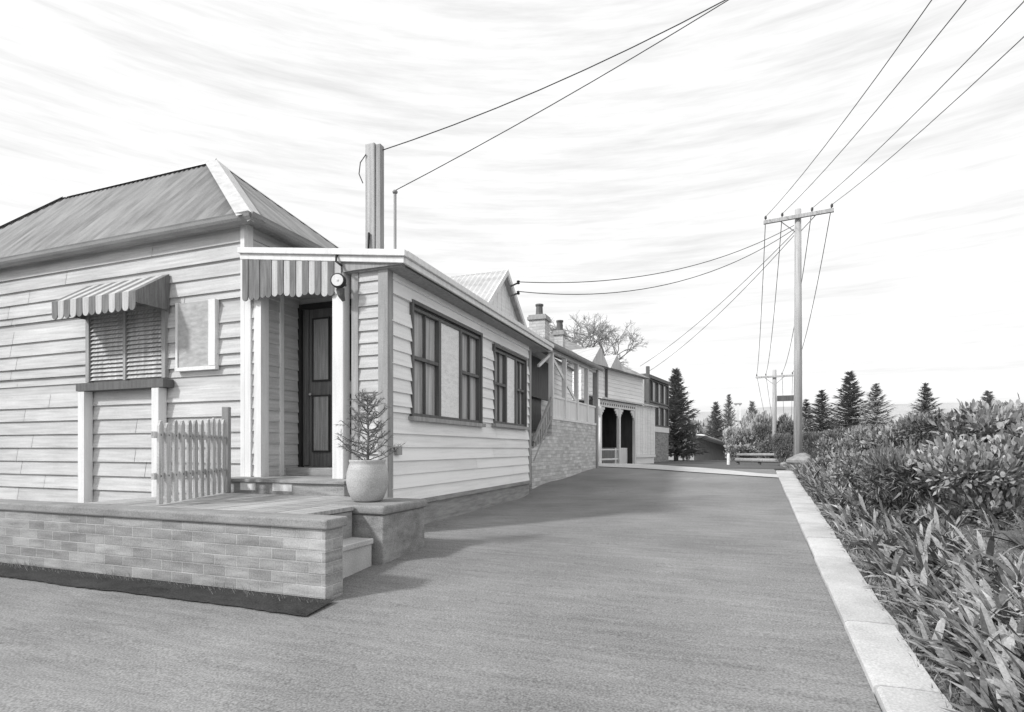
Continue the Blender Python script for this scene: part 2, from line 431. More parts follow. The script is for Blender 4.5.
# corner boards
mb = MB()
Ffront.box(mb, ux(XF) - .10, ux(XF) + .028, -.0, .03, .34, ZS); Ff.box(mb, .002, .085, -.01, .03, .34, ZS); mb.build('corner_board', M['trim_grey'], C1); mb = MB()
Ffront.box(mb, ux(-4.03) - .03, ux(-4.03) + .06, -.1, .03, .36, ZS); mb.build('corner_board', M['trim_grey'], C1); mb = MB()
Ff.box(mb, 5.16, 5.27, -.2, .034, .34, ZS)
mb.build('corner_board', M['trim_grey'], C1)
mb = MB()
Ffront.box(mb, ux(-5.70), ux(-5.60), -.02, .034, .45, ZS); mb.build('corner_board', M['trim'], C1); mb = MB(); Ffront.box(mb, ux(-5.54), ux(-5.43), -.1, .034, .45, ZS); mb.build('corner_board', M['trim'], C1); mb = MB()
Fl.box(mb, .3, .36, -.02, .03, .64, ZS)
mb.build('corner_board', M['trim'], C1)
mb = MB(); mb.box(-4.30, -4.14, 5.47, 5.60, .64, ZS - .002); bevel(mb.build('porch_post', M['trim'], C1), .01)
# plinth
mb = MB(); Ff.box(mb, -.01, 5.26, -.14, -.012, -.3, .34); Ffront.box(mb, ux(-4.05), ux(XF) - .012, -.16, -.012, -.3, .34)
Ff.box(mb, -.02, 5.27, -.10, .028, .30, .362)
mb.build('plinth', M['plinth'], C1)
sash_window(C1, Ff, w1[0], w1[1], 1.41, 2.83, [(w1[0], w1[0] + .74, 'hung'), (w1[0] + .74, w1[0] + 1.42, 'blind'), (w1[0] + 1.42, w1[1], 'hung')], label='wide window with a drawn blind between two sashes')
sash_window(C1, Ff, w2[0], w2[1], 1.44, 2.76, [(w2[0], w2[0] + .6, 'hung'), (w2[0] + .6, w2[0] + 1.12, 'blind'), (w2[0] + 1.12, w2[1], 'hung')], label='narrower far window of the road side')
# flat roof and fascias
ZT = lambda x: (-3.33 - x) * .135
def slab(mb, x0, x1, y0, y1, z0, z1):
    a, b = ZT(x0), ZT(x1); return mb.hexa([(x0, y0, z0 + a), (x1, y0, z0 + b), (x1, y1, z0 + b), (x0, y1, z0 + a), (x0, y0, z1 + a), (x1, y0, z1 + b), (x1, y1, z1 + b), (x0, y1, z1 + a)])
mb = MB(); slab(mb, -5.68, -3.33, 5.47, 11.45, 3.105, 3.20); slab(mb, -10.4, -5.69, 8.9, 11.4, 3.105, 3.2)
mb.build('flat_roof', M['roof_side'], C1)
mb = MB()
Fa = Face((-5.70, 5.44), (-3.30, 5.44)); Fs = Face((-3.30, 5.44), (-3.30, 11.5))
slab(mb, -5.70, -3.30, 5.44, 5.468, 3.10, 3.17); slab(mb, -5.71, -3.27, 5.41, 5.468, 3.172, 3.245)
Fs.box(mb, .032, 6.06, -.03, .0, 3.10, 3.17); Fs.box(mb, .032, 6.08, -.03, .03, 3.172, 3.245)
bevel(mb.build('fascia', M['trim'], C1), .006)
mb = MB(); mb.box(-5.6, -3.36, 5.5, 11.4, 3.082, 3.0985); mb.hexa([(-5.66, 5.47, 3.0), (-4.0, 5.47, 3.099), (-4.0, 5.50, 3.099), (-5.66, 5.50, 3.0), (-5.66, 5.47, 3.104 + ZT(-5.66)), (-4.0, 5.47, 3.104 + ZT(-4.0)), (-4.0, 5.50, 3.104 + ZT(-4.0)), (-5.66, 5.50, 3.104 + ZT(-5.66))]); mb.hexa([(-3.999, 5.47, 3.099), (-3.34, 5.47, 3.099), (-3.34, 5.56, 3.099), (-3.999, 5.56, 3.099), (-3.999, 5.47, 3.104 + ZT(-4.0)), (-3.34, 5.47, 3.104 + ZT(-3.34)), (-3.34, 5.56, 3.104 + ZT(-3.34)), (-3.999, 5.56, 3.104 + ZT(-4.0))]); mb.build('soffit', M['trim_grey'], C1)
# scalloped valance hanging in the porch opening
mb = MB(); mb2 = MB()
for i in range(16):
    a = ux(-5.66) + i * .094; c = mb if i % 2 == 0 or i < 4 else mb2
    lz = 2.93 - .11 * (i / 16) + .015 * math.sin(i * 1.3) - (.05 if i < 3 else 0); tz = 3.10 + ZT(-5.66 + (i + .5) * .094)
    pts = [(a + .002, tz), (a + .002, lz + .04)] + [(a + .047 - .045 * math.cos(t * math.pi / 6), lz + .04 - .045 * math.sin(t * math.pi / 6)) for t in range(1, 6)] + [(a + .092, lz + .04), (a + .092, tz)]
    dd = .09 if i % 2 else .098
    fr = [Ffront.p(u, dd + .012, z) for u, z in pts]; bk = [Ffront.p(u, dd, z) for u, z in pts]
    c.poly(fr); c.poly(bk[::-1])
    for k in range(len(pts)): c.poly([fr[k], bk[k], bk[(k + 1) % len(pts)], fr[(k + 1) % len(pts)]])
mb.build('valance', M['stripe_dark'], C1, label='dark stripes of the scalloped porch valance'); mb2.build('valance', M['stripe_pale'], C1, label='pale stripes of the scalloped porch valance')
# door
mb = MB(); zt = 3.0
Fb.box(mb, .0, .05, -.02, .05, .75, zt); Fb.box(mb, .90, .97, -.02, .05, .75, zt); Fb.box(mb, .05, .90, -.02, .05, zt - .07, zt)
mb.build('door_frame', M['black'], C1)
mb = MB(); Fb.box(mb, .052, .898, -.02, .0, .76, zt - .072); Fb.box(mb, .10, .16, .0, .02, .78, zt - .075)
door = mb.build('door', M['door'], C1)
mb = MB()
for (a, b) in ((.24, .49), (.58, .83)):
    for (z0, z1) in ((.98, 1.72), (1.95, 2.78)):
        Fb.box(mb, a, b, .0005, .012, z0, z1)
        mb.cur = 1
        for q in ((a - .022, a, z0 - .022, z1 + .022), (b, b + .022, z0 - .022, z1 + .022), (a, b, z0 - .022, z0), (a, b, z1, z1 + .022)): Fb.box(mb, q[0], q[1], .0005, .022, q[2], q[3])
        mb.cur = 0
        pn = mb.build('door_panel', [M['door_panel'], M['black']], door); mb = MB()
mb = MB(); mb.lathe(Fb.p(.20, .03, 1.75), [(.0, -.02), (.022, -.01), (.024, .0), (.018, .018), (0, .024)], 12); mb.build('handle', M['metal'], door)
# steps of the porch
mb = MB(); mb.box(-5.78, -3.86, 5.12, 6.25, .30, .605); mb.box(-5.80, -3.84, 5.09, 5.6, .607, .645); mb.box(-5.44, -4.05, 5.56, 6.24, .607, .646)
mb.box(-5.44, -4.45, 5.96, 6.22, .647, .75)
bevel(mb.build('porch_step', M['plinth'], C1), .006)
mb = MB(); mb.box(-5.35, -5.12, 5.113, 5.125, .51, .60); mb.build('riser_tile', M['trim'], C1); mb = MB(); mb.box(-4.86, -4.58, 5.113, 5.125, .51, .60); mb.build('riser_tile', M['trim'], C1)
# meter box
mb = MB(); Ff.box(mb, .12, .24, .025, .06, .93, 1.03); bevel(mb.build('meter_box', M['trim_grey'], C1), .006)
# left gabled volume
WT = 3.93
mb = MB(); mb.box(-13.5, -5.72, PIN + .012, 8.3, -.3, WT)
hl = [(ux(-6.85), ux(-6.16), 2.10, 2.97), (ux(-8.65), ux(-7.13), 1.98, 2.97)]
Ffront.clad(mb, 0, ux(-5.72), .0, WT, .205, hl, lap=.03)
Fsd = Face((-5.72, PIN), (-5.72, 8.3)); Fsd.clad(mb, .02, 2.7, 3.2, WT, .185)
mb.build('wall', M['board_old'], C1, label='weatherboard wall under the hipped roof')
mb = MB(); Ffront.box(mb, ux(-5.765), ux(-5.70), .0, .036, .3, WT); Fsd.box(mb, .0, .1, .0, .03, 3.25, WT); mb.build('corner_board', M['trim'], C1); mb = MB(); Fsd.box(mb, .95, 1.02, .0, .03, 3.25, WT); mb.build('corner_board', M['trim'], C1)
# hipped roof
E = 3.95; Xe = -5.5; Xw = -13.9; Y0 = 5.42; Y1 = 8.5; RZ = 5.73; Xa = -7.73; Xb = -11.5; YR = 6.9
mb = MB()
def tf(u):
    x = Xw + u
    if x > Xa: return max(0, (Xe - x) / (Xe - Xa))
    if x < Xb: return max(0, (x - Xw) / (Xb - Xw))
    return 1
corrugated(mb, (Xw, Y0, E), (1, 0, 0), Xe - Xw, (0, YR - Y0, RZ - E), tf, .11, .012)
corrugated(mb, (Xe, Y1, E), (-1, 0, 0), Xe - Xw, (0, YR - Y1, RZ - E), lambda u: tf(Xe - Xw - u), .11, .012)
mb.cur = 1
def ts(u):
    y = Y0 + u
    return (y - Y0) / (YR - Y0) if y < YR else (Y1 - y) / (Y1 - YR)
corrugated(mb, (Xe, Y0, E), (0, 1, 0), Y1 - Y0, (Xa - Xe, 0, RZ - E), ts, .11, .012)
corrugated(mb, (Xw, Y1, E), (0, -1, 0), Y1 - Y0, (Xb - Xw, 0, RZ - E), lambda u: ts(Y1 - Y0 - u), .11, .012)
rf = mb.build('roof', [M['roof'], M['roof_side']], C1)
mb = MB()
def ridge_cap(mb, a, b, w, up=.03, k=.55):
    a, b = Vector(a), Vector(b); t = (b - a).normalized(); s = t.cross(Vector((0, 0, 1))).normalized(); dn = Vector((0, 0, -1))
    o = Vector((0, 0, up))
    mb.poly([a + o, b + o, b + s * w + dn * w * k + o, a + s * w + dn * w * k + o]); mb.poly([b + o, a + o, a - s * w + dn * w * k + o, b - s * w + dn * w * k + o])
ridge_cap(mb, (Xe + .01, Y0, E - .01), (Xa, YR, RZ), .17, .045); ridge_cap(mb, (Xa, YR, RZ), (Xb, YR, RZ), .08, .06, 1.25)
ridge_cap(mb, (Xe, Y1, E), (Xa, YR, RZ), .06); ridge_cap(mb, (Xw, Y0, E), (Xb, YR, RZ), .1)
mb.build('ridge_cap', M['cap_pale'], rf)
mb = MB(); mb.box(Xw + .05, Xe - .03, Y0 + .04, Y1 - .04, E - .045, E - .03); mb.build('soffit', M['trim_grey'], C1)
mb = MB()
def gutter(mb, a, b, r=.055):
    a, b = Vector(a), Vector(b); t = (b - a).normalized(); s = Vector((t.y, -t.x, 0)).normalized(); pr = None
    for p in (a, b):
        c = [p + s * (r * 1.1 * math.sin(g)) + Vector((0, 0, -r * 1.25 * math.cos(g))) for g in [k * math.pi / 2 / 4 for k in range(5)]]
        c = [p - s * .01 + Vector((0, 0, .01))] + [p - s * .01 + Vector((0, 0, -r * 1.25))] + c + [c[-1] + Vector((0, 0, .02)) + s * .008, c[-1] + Vector((0, 0, .02)) - s * .02]
        if pr:
            for k in range(len(c) - 1): mb.poly([pr[k], c[k], c[k + 1], pr[k + 1]])
        else: mb.poly(c)
        pr = c
    mb.poly(pr[::-1])
gutter(mb, (Xw, Y0, E - .01), (Xe + .05, Y0, E - .01), .075); gutter(mb, (Xe, Y0 - .05, E - .01), (Xe, Y1, E - .01), .075)
mb.build('gutter', M['gutter'], C1)
# boarded window and awning window
mb = MB(); Ffront.box(mb, ux(-6.85), ux(-6.28), .005, .045, 2.10, 2.97)
bw_ = mb.build('window', M['canvas'], C1, label='window boarded over with a pale panel')
mb = MB(); Ffront.box(mb, ux(-6.276), ux(-6.16), .005, .075, 2.10, 2.97); Ffront.box(mb, ux(-6.89), ux(-6.852), .005, .06, 2.08, 2.98); Ffront.box(mb, ux(-6.89), ux(-6.16), .005, .07, 2.05, 2.098)
mb.build('window_frame', M['trim'], bw_)
mb = MB(); Ffront.box(mb, ux(-8.70), ux(-8.63), .0, .06, 1.98, 3.0); Ffront.box(mb, ux(-7.15), ux(-7.08), .0, .06, 1.98, 3.0); Ffront.box(mb, ux(-8.63), ux(-7.15), .0, .06, 2.95, 3.0); Ffront.box(mb, ux(-7.92), ux(-7.87), .0, .055, 1.98, 2.95)
lw = mb.build('window', M['trim_grey'], C1, label='shuttered window under the scalloped awning')
mb = MB()
for k in range(16):
    z = 2.0 + k * .06
    for (a, b) in ((-8.62, -7.93), (-7.86, -7.16)):
        P = Ffront.p; u0, u1 = ux(a), ux(b)
        mb.hexa([P(u0, .045, z), P(u1, .045, z), P(u1, .036, z), P(u0, .036, z), P(u0, .012, z + .055), P(u1, .012, z + .055), P(u1, .004, z + .052), P(u0, .004, z + .052)])
mb.build('shutter', M['picket'], lw)
mb = MB(); Ffront.box(mb, ux(-8.75), ux(-6.99), .0, .16, 1.84, 1.95); lwb = mb.build('window_shelf', M['dark'], C1)
for x in (-8.65, -7.15):
    mb = MB(); Ffront.box(mb, ux(x) - .07, ux(x) + .06, .03, .15, -.1, 1.835); mb.build('shelf_post', M['trim'], C1)
mb = MB(); mb2 = MB(); P = Ffront.p
for i in range(13):
    a = ux(-8.70) + i * .128; c = mb if i % 2 == 0 else mb2
    q = [(.03, 3.40), (.50, 3.05), (.51, 2.86)]
    sc_pts = [(a + .064 + .06 * math.cos(t * math.pi / 6), 2.86 - .06 * math.sin(t * math.pi / 6)) for t in range(0, 7)]
    for o_ in (0, .012):
        c.poly([P(a + .002, .03, 3.40 - o_), P(a + .002, .50, 3.05 - o_), P(a + .126, .50, 3.05 - o_), P(a + .126, .03, 3.40 - o_)][::(-1 if o_ else 1)])
        c.poly([P(a + .002, .502 - o_, 3.05), P(a + .004, .502 - o_, 2.86)] + [P(u, .502 - o_, z) for u, z in reversed(sc_pts)][1:-1] + [P(a + .124, .502 - o_, 2.86), P(a + .126, .502 - o_, 3.05)])
c = mb
for e in (ux(-8.70), ux(-8.70) + 13 * .128): c.poly([P(e, .03, 3.40), P(e, .5, 3.05), P(e, .5, 2.9), P(e, .03, 2.9)])
mb.build('awning', M['stripe_dark'], C1); mb2.build('awning', M['stripe_pale'], C1)

# porch lamp (round disc on a bracket)
pl = thing('porch_lamp', (-4.12, 5.33, 2.9), 'round pale lamp on a short dark bracket hanging beside the porch post', 'lamp')
def disc(mb, c, n, r, t):
    n = Vector(n).normalized(); mb.tube([Vector(c), Vector(c) + n * t], [r, r], 24)
mb = MB(); disc(mb, (-4.12, 5.37, 2.95), (.3, -1, 0), .085, .05); mb.build('rim', M['black'], pl)
mb = MB(); c_ = Vector((-4.12, 5.37, 2.95)) + Vector((.3, -1, 0)).normalized() * .051; disc(mb, c_, (.3, -1, 0), .068, .012); disc(mb, c_ + Vector((.004, -.012, 0)), (.3, -1, 0), .012, .006); mb.build('face', M['trim'], pl)
mb = MB(); mb.tube([(-4.12, 5.39, 2.87), (-4.115, 5.40, 2.80), (-4.11, 5.44, 2.74)], [.05, .04, .02], 10); mb.tube([(-4.12, 5.38, 2.93), (-4.10, 5.47, 2.93)], .015, 8); mb.build('bracket', M['dark'], pl)

# masts on the flat roof
ms = thing('service_mast', (-4.07, 6.0, 3.2), 'tall square timber mast rising through the flat roof by the corner', 'mast')
mb = MB(); mb.box(-4.17, -4.035, 5.95, 6.08, 3.2, 4.86); bevel(mb.build('mast', M['pole'], ms), .01)
mb = MB(); mb.box(-4.03, -3.96, 5.97, 6.06, 3.2, 4.84); bevel(mb.build('backing_board', M['trim_grey'], ms), .006)
mb = MB(); mb.tube([(-4.1, 5.93, 3.72), (-4.1, 5.92, 3.5), (-4.14, 5.85, 3.38), (-4.2, 5.6, 3.33), (-4.2, 5.42, 3.28), (-4.18, 5.39, 3.2), (-4.1, 5.39, 3.14)], .014, 8); mb.build('conduit', M['black'], ms, smooth=True)
mb = MB()
mb.tube([(-4.15, 5.94, 4.72), (-4.22, 5.92, 4.62), (-4.24, 5.92, 4.48), (-4.19, 5.93, 4.36)], .007, 6); mb.build('loop', M['wire'], ms)
th = thing('vent_pipe', (-4.14, 6.6, 3.2), 'thin pipe with a small ball top standing behind the timber mast', 'pipe')
mb = MB(); mb.tube([(-4.14, 6.6, 3.2), (-4.14, 6.6, 4.5)], .02, 10); mb.build('pipe', M['pole'], th)
mb = MB(); mb.lathe((-4.14, 6.6, 4.5), [(0, 0), (.03, .012), (.038, .03), (.03, .05), (0, .062)], 12); mb.build('cap', M['gutter'], th, smooth=True)

# ------------------------------------------------------------------ brick wall, deck, steps, block, pot, picket fence
bwall = thing('brick_wall', (-4.5, 3.39, 0), 'low brick garden wall with a dark capping at the front of the deck', 'wall')
mb = MB(); mb.box(-11, -2.65, 3.30, 3.50, -.5, .415); bevel(mb.build('brickwork', M['brick'], bwall), .006)
mb = MB(); mb.box(-11, -2.62, 3.275, 3.525, .417, .492); bevel(mb.build('capping', M['cap'], bwall), .015)
dk = thing('timber_deck', (-4.3, 4.3, .4), 'raised timber deck between the brick wall and the porch step', 'deck')
mb = MB(); x = -5.75
rd = random.Random(5)
while x < -3.42:
    mb.box(x, x + .112, 3.53, 5.08, .44 + rd.uniform(-.002, .002), .478 + rd.uniform(-.002, .002)); x += .118
x = -3.41
while x < -3.10: mb.box(x, x + .1, 3.53, 4.255, .438, .477); x += .104
bevel(mb.build('boards', M['deck'], dk), .004, 1)
mb = MB(); mb.box(-5.7, -3.46, 3.54, 5.07, -.3, .43); mb.box(-3.459, -3.12, 3.54, 4.25, -.3, .43); mb.build('base', M['plinth'], dk)
st = thing('stone_steps', (-3.1, 3.9, 0), 'pale stone step between the brick wall and the plant block', 'steps')
mb = MB(); mb.box(-3.115, -2.90, 3.54, 4.24, -.3, .15); bevel(mb.build('riser', M['concrete'], st), .008)
mb = MB(); mb.box(-3.115, -2.88, 3.53, 4.24, .152, .20); bevel(mb.build('tread', M['concrete'], st), .008)
blk = thing('stone_block', (-3.1, 4.68, 0), 'squat stone block carrying the potted shrub at the house corner', 'block')
mb = MB(); mb.box(-3.40, -2.82, 4.30, 5.06, -.3, .40); bevel(mb.build('body', M['stone'], blk), .012)
mb = MB(); mb.box(-3.45, -2.79, 4.27, 5.08, .402, .487); bevel(mb.build('capping', M['cap'], blk), .03, 3)
pt = thing('plant_pot', (-3.21, 4.62, .487), 'round bellied grey plant pot standing on the stone block', 'pot')
mb = MB(); mb.lathe((-3.21, 4.62, .489), [(0, 0), (.12, 0), (.15, .02), (.185, .10), (.202, .19), (.198, .28), (.178, .35), (.168, .375), (.176, .39), (.176, .405), (.150, .405), (.148, .37), (.145, .34)], 40); mb.build('pot', M['pot'], pt, smooth=True)
mb = MB(); mb.lathe((-3.21, 4.62, .82), [(0, .01), (.147, 0)], 24); mb.build('soil', M['soil'], pt)
def needles(mb, a, b, rd, n, ln, w=.004, droop=0):
    a, b = Vector(a), Vector(b); t = (b - a)
    tn = t.normalized()
    for i in range(n):
        p = a + t * ((i + rd.random()) / n); r = Vector((rd.uniform(-1, 1), rd.uniform(-1, 1), rd.uniform(-.8, .9))).normalized()
        d = (tn * .75 + r * .8 - Vector((0, 0, droop))).normalized() * ln * rd.uniform(.6, 1.2); s = d.cross(Vector((rd.random(), rd.random(), rd.random()))).normalized() * w
        mb.poly([p - s, p + s, p + d])
sh = thing('potted_shrub', (-3.21, 4.62, .82), 'small spiky conifer shrub growing in the round pot', 'shrub')
mb = MB(); mb2 = MB(); rd = random.Random(11); b0 = Vector((-3.21, 4.62, .81))
mb.tube([b0, b0 + Vector((.01, 0, .3)), b0 + Vector((-.005, .01, .72))], [.016, .011, .003], 7)
for i in range(46):
    h = .03 + .66 * (i / 46) + rd.uniform(-.02, .02); a = i * 2.4 + rd.uniform(-.4, .4); l = (.40 - .42 * h) * rd.uniform(.6, 1.1) + .03
    s0 = b0 + Vector((0, 0, h)); dirv = Vector((math.cos(a), math.sin(a), rd.uniform(.25, .7))).normalized()
    m_ = s0 + dirv * l * .55 + Vector((0, 0, -.01)); e = s0 + dirv * l + Vector((0, 0, .03)); mb.tube([s0, m_, e], [.006, .004, .002], 5)
    needles(mb2, s0 + dirv * l * .15, m_, rd, 26, .05, .0028); needles(mb2, m_, e, rd, 34, .05, .0028)
    for k in range(3):
        q = s0 + dirv * l * rd.uniform(.35, .9); e2 = q + Vector((rd.uniform(-1, 1), rd.uniform(-1, 1), rd.uniform(-.1, .9))).normalized() * .09
        mb.tube([q, e2], [.003, .0015], 4); needles(mb2, q, e2, rd, 22, .04, .0028)
mb.build('stem', M['bark'], sh); mb2.build('foliage', M['needle'], sh)
# picket fence
FA = Vector((-5.45, 5.0)); FB_ = Vector((-4.78, 3.62)); Fp = Face(FB_, FA)
Fp = Face((FB_.x, FB_.y), (FA.x, FA.y))
pf = thing('picket_fence', (-5.1, 4.3, .48), 'weathered picket fence running back from the brick wall to the house corner', 'fence')
L = Fp.L
mb = MB(); Fp.box(mb, .0, L, -.045, -.015, .72, .78); Fp.box(mb, .0, L, -.045, -.015, 1.10, 1.16); mb.build('rail', M['picket'], pf)
n = 11; rd = random.Random(2)
for i in range(n):
    u = .03 + (L - .12) * i / (n - 1); w = .08; zt_ = 1.25 + .12 * (i / n) + rd.uniform(-.015, .015)
    P = Fp.p; tl = rd.uniform(-.01, .01)
    pts = [(u, .49), (u + w, .49), (u + w + tl, zt_ - .05), (u + w * .75 + tl, zt_ - .01), (u + w * .5 + tl, zt_), (u + w * .25 + tl, zt_ - .01), (u + tl, zt_ - .05)]
    mb = MB(); fr = [P(a, .006, b) for a, b in pts]; bk = [P(a, -.014, b) for a, b in pts]; mb.poly(fr); mb.poly(bk[::-1])
    for k in range(len(pts)): mb.poly([fr[k], bk[k], bk[(k + 1) % 7], fr[(k + 1) % 7]])
    for zz in (.75, 1.13): mb.poly([P(u + w * .5 + .008 * math.cos(g), .0085, zz + .01 * math.sin(g)) for g in [q * math.pi / 4 for q in range(8)]]); mb.mi[-1] = 1
    mb.build('picket', [M['picket'], M['black']], pf)
mb = MB(); Fp.box(mb, L + .0, L + .075, -.05, .03, .48, 1.5); bevel(mb.build('post', M['trim_grey'], pf), .006)

# ------------------------------------------------------------------ second cottage (gable + enclosed verandah)
C2 = thing('verandah_cottage', (-4.6, 13, .2), 'cottage with a small gable, brick chimney and boarded verandah on a brick base', 'house')
mb = MB(); Fg = Face((-4.6, 10.7), (-4.6, 13.0))
# body
mb.box(-9.5, -4.62, 11.5, 13.3, -.2, 3.6); mb.box(-9.5, -4.62, 10.85, 13.0, 3.3, 4.1)
mb.box(-9.5, -4.64, 13.3, 18.5, -.2, 3.66)
Fm = Face((-4.62, 11.0), (-4.62, 18.5)); Fm.clad(mb, 0, 7.5, .3, 3.72, .15)
# gable triangle
g0, g1 = Fg.p(0, 0, 4.1), Fg.p(2.3, 0, 4.1); ap = Fg.p(1.1, 0, 5.0)
mb.poly([g0, g1, ap]); mb.poly([Fg.p(0, -4.8, 4.1), ap - Vector((4.8, 0, 0)), Fg.p(2.3, -4.8, 4.1)])
for k in range(7):  # vertical boards of the gable
    u = .35 + k * .25; zt_ = 4.1 + .9 * (u / 1.1 if u < 1.1 else (2.3 - u) / 1.2); Fg.box(mb, u, u + .03, 0, .012, 4.1, max(4.12, zt_ - .03))
mb.build('wall', M['board'], C2)
mb = MB(); ya, yr, yb = 10.6, 11.78, 13.15; ez = 4.02; rz = 5.06
corrugated(mb, (-9.6, ya, ez), (1, 0, 0), 5.12, (0, yr - ya, rz - ez), lambda u: 1, .13, .012)
corrugated(mb, (-4.48, yb, ez), (-1, 0, 0), 5.12, (0, yr - yb, rz - ez), lambda u: 1, .13, .012)
mb.build('gable_roof', M['roof_pale'], C2)
mb = MB()
for (a, b) in (((-4.46, ya - .04, ez - .03), (-4.46, yr, rz + .02)), ((-4.46, yb + .04, ez - .03), (-4.46, yr, rz + .02))):
    a, b = Vector(a), Vector(b); n_ = Vector((0, 0, -.13)); x_ = Vector((.035, 0, 0))
    mb.hexa([a + n_, a + n_ + x_, b + n_ + x_, b + n_, a, a + x_, b + x_, b])
mb.build('bargeboard', M['trim'], C2)
mb = MB(); corrugated(mb, (-4.45, 13.4, 3.66), (0, 1, 0), 5.3, (-2.6, 0, 1.0), lambda u: 1, .13, .012); corrugated(mb, (-9.7, 18.7, 3.66), (0, -1, 0), 5.3, (2.65, 0, 1.0), lambda u: 1, .13, .012)
mb.poly([(-4.5, 18.6, 3.66), (-7.05, 18.6, 4.66), (-9.6, 18.6, 3.66)]); mb.poly([(-4.5, 13.45, 3.66), (-7.05, 13.45, 4.66), (-9.6, 13.45, 3.66)])
mb.build('roof', M['roof_side'], C2)
def chimney(par, x, y, z0, z1, w, pots=1, m='brick_pale'):
    mb = MB(); mb.box(x - w / 2, x + w / 2, y - w / 2, y + w / 2, z0, z1); c = mb.build('chimney', M[m], par)
    mb = MB(); mb.box(x - w / 2 - .05, x + w / 2 + .05, y - w / 2 - .05, y + w / 2 + .05, z1 + .001, z1 + .1); mb.box(x - w / 2 - .02, x + w / 2 + .02, y - w / 2 - .02, y + w / 2 + .02, z1 + .101, z1 + .16); bevel(mb.build('chimney_cap', M['trim_grey'], c), .01)
    for k in range(pots):
        mb = MB(); mb.lathe((x + (k - (pots - 1) / 2) * .3, y, z1 + .16), [(.13, 0), (.11, .1), (.10, .3), (.125, .31), (.125, .36), (.09, .36), (.09, .3)], 14); mb.build('chimney_pot', M['dark'], c)
    return c
chimney(C2, -5.1, 16.3, 3.6, 4.92, .5); chimney(C2, -5.0, 18.3, 3.3, 4.85, .3)
# verandah
VA = Vector((-3.62, 12.55)); VB = Vector((-3.36, 16.35)); Fv = Face(VA, VB); Lv = Fv.L
vz = 3.36
mb = MB(); Fv.box(mb, -1.25, Lv + .05, -.12, .0, -.3, .95); Fv.box(mb, 0, Lv, -.12, -.002, .95, 1.70)
P = Fv.p; mb.hexa([P(-1.25, 0, .95), P(0, 0, .95), P(0, -.12, .95), P(-1.25, -.12, .95), P(-1.25, 0, .98), P(0, 0, 1.35), P(0, -.12, 1.35), P(-1.25, -.12, .98)])
mb.build('brick_base', M['brick_pale'], C2)
mb = MB(); u = .08
while u < Lv - .05: Fv.box(mb, u, u + .105, -.05, -.02, 1.72, 2.22); u += .115
mb.build('board_panel', M['trim'], C2)
mb = MB(); Fv.box(mb, 0, Lv, -.09, .02, 1.702, 1.76); Fv.box(mb, .06, Lv, -.08, .0, 2.222, 2.27); Fv.box(mb, -.2, Lv, -.09, .01, vz - .09, vz - .01); mb.build('rail', M['trim'], C2)
for u in (.0, .95, 1.95, 2.9):
    mb = MB(); Fv.box(mb, u, u + .08, -.085, .025, 1.77, vz - .1); mb.build('verandah_post', M['trim'], C2)
mb = MB(); Fv.bar(mb, (.1, 3.2), (1.95, 2.3), .085, -.06, -.03); Fv.bar(mb, (-.75, 2.85), (-.05, 3.2), .06, -.07, -.02); mb.build('brace', M['trim'], C2); mb = MB(); Fd = Face((-4.42, 13.2), (-4.42, 15.1)); Fd.box(mb, .0, 1.9, -.05, .0, 2.35, 3.4); mb.build('lattice_screen', M['dark'], C2)
mb = MB(); Fv.box(mb, Lv, Lv + .13, -.1, .05, .2, vz); bevel(mb.build('corner_post', M['trim_grey'], C2), .01)
mb = MB(); e0, e1 = Fv.p(-1.1, .14, vz), Fv.p(Lv + .2, .14, vz + .02); corrugated(mb, e0, (e1 - e0).normalized(), (e1 - e0).length, Vector((-1.15, 0, .30)), lambda u: 1, .1, .01); mb.build('verandah_roof', M['roof_side'], C2)
mb = MB(); gutter(mb, e0 + Vector((.0, 0, .02)), e1 + Vector((0, 0, .02)), .06); mb.build('gutter', M['trim_grey'], C2)
# stair gate between houses
mb = MB(); Fv.bar(mb, (-1.15, 1.15), (-.02, 2.2), .06, -.03, .02); Fv.bar(mb, (-1.15, .75), (-.02, 1.75), .05, -.03, .01)
for k in range(8):
    u = -1.1 + k * .14; z_ = 1.15 + (u + 1.15) * .93; Fv.box(mb, u, u + .07, -.03, -.012, z_ - .5, z_ - .03)
mb.build('stair_rail', M['trim_grey'], C2)
mb = MB(); Fv.box(mb, -1.0, Lv - .1, -.95, -.14, 1.2, 1.3); mb.build('verandah_floor', M['deck'], C2)
mb = MB(); Fb2 = Face((-4.6, 13.3), (-4.6, 16.2)); Fb2.box(mb, .5, 1.4, .03, .05, 1.5, 2.9); mb.build('door', M['dark'], C2)

# ------------------------------------------------------------------ third house
A3 = W(600, 22); B3 = W(655, 26.6); F3 = Face(A3, B3); L3 = F3.L; g3 = .1
C3 = thing('tall_weatherboard_house', (A3.x, A3.y, .3), 'tall white weatherboard house with an arched dark verandah and slatted screen', 'house')
mb = MB(); wt = 4.38; SB = -.5
F3.box(mb, -.6, L3 - .3, -7, SB - .01, 2.95, wt); F3.box(mb, -.6, L3 - .3, -7, -2.4, -.3, 2.949)
Fw = Face(F3.p(-.6, SB, 0), F3.p(L3 - .3, SB, 0)); Fw.clad(mb, 0, L3 + .3, 3.0, wt, .17); Fw2 = Face(F3.p(-.6, -7, 0), F3.p(-.6, -2.4, 0)); Fw2.clad(mb, 0, 4.6, .3, 2.9, .16); Fw2 = Face(F3.p(-.6, -7, 0), F3.p(-.6, SB, 0)); Fw2.clad(mb, 0, 6.5, 2.96, wt, .17)
mb.build('wall', M['board'], C3)
mb = MB(); Fw.box(mb, 2.0, 2.1, 0.02, .1, 3.0, wt); mb.build('downpipe', M['dark'], C3)
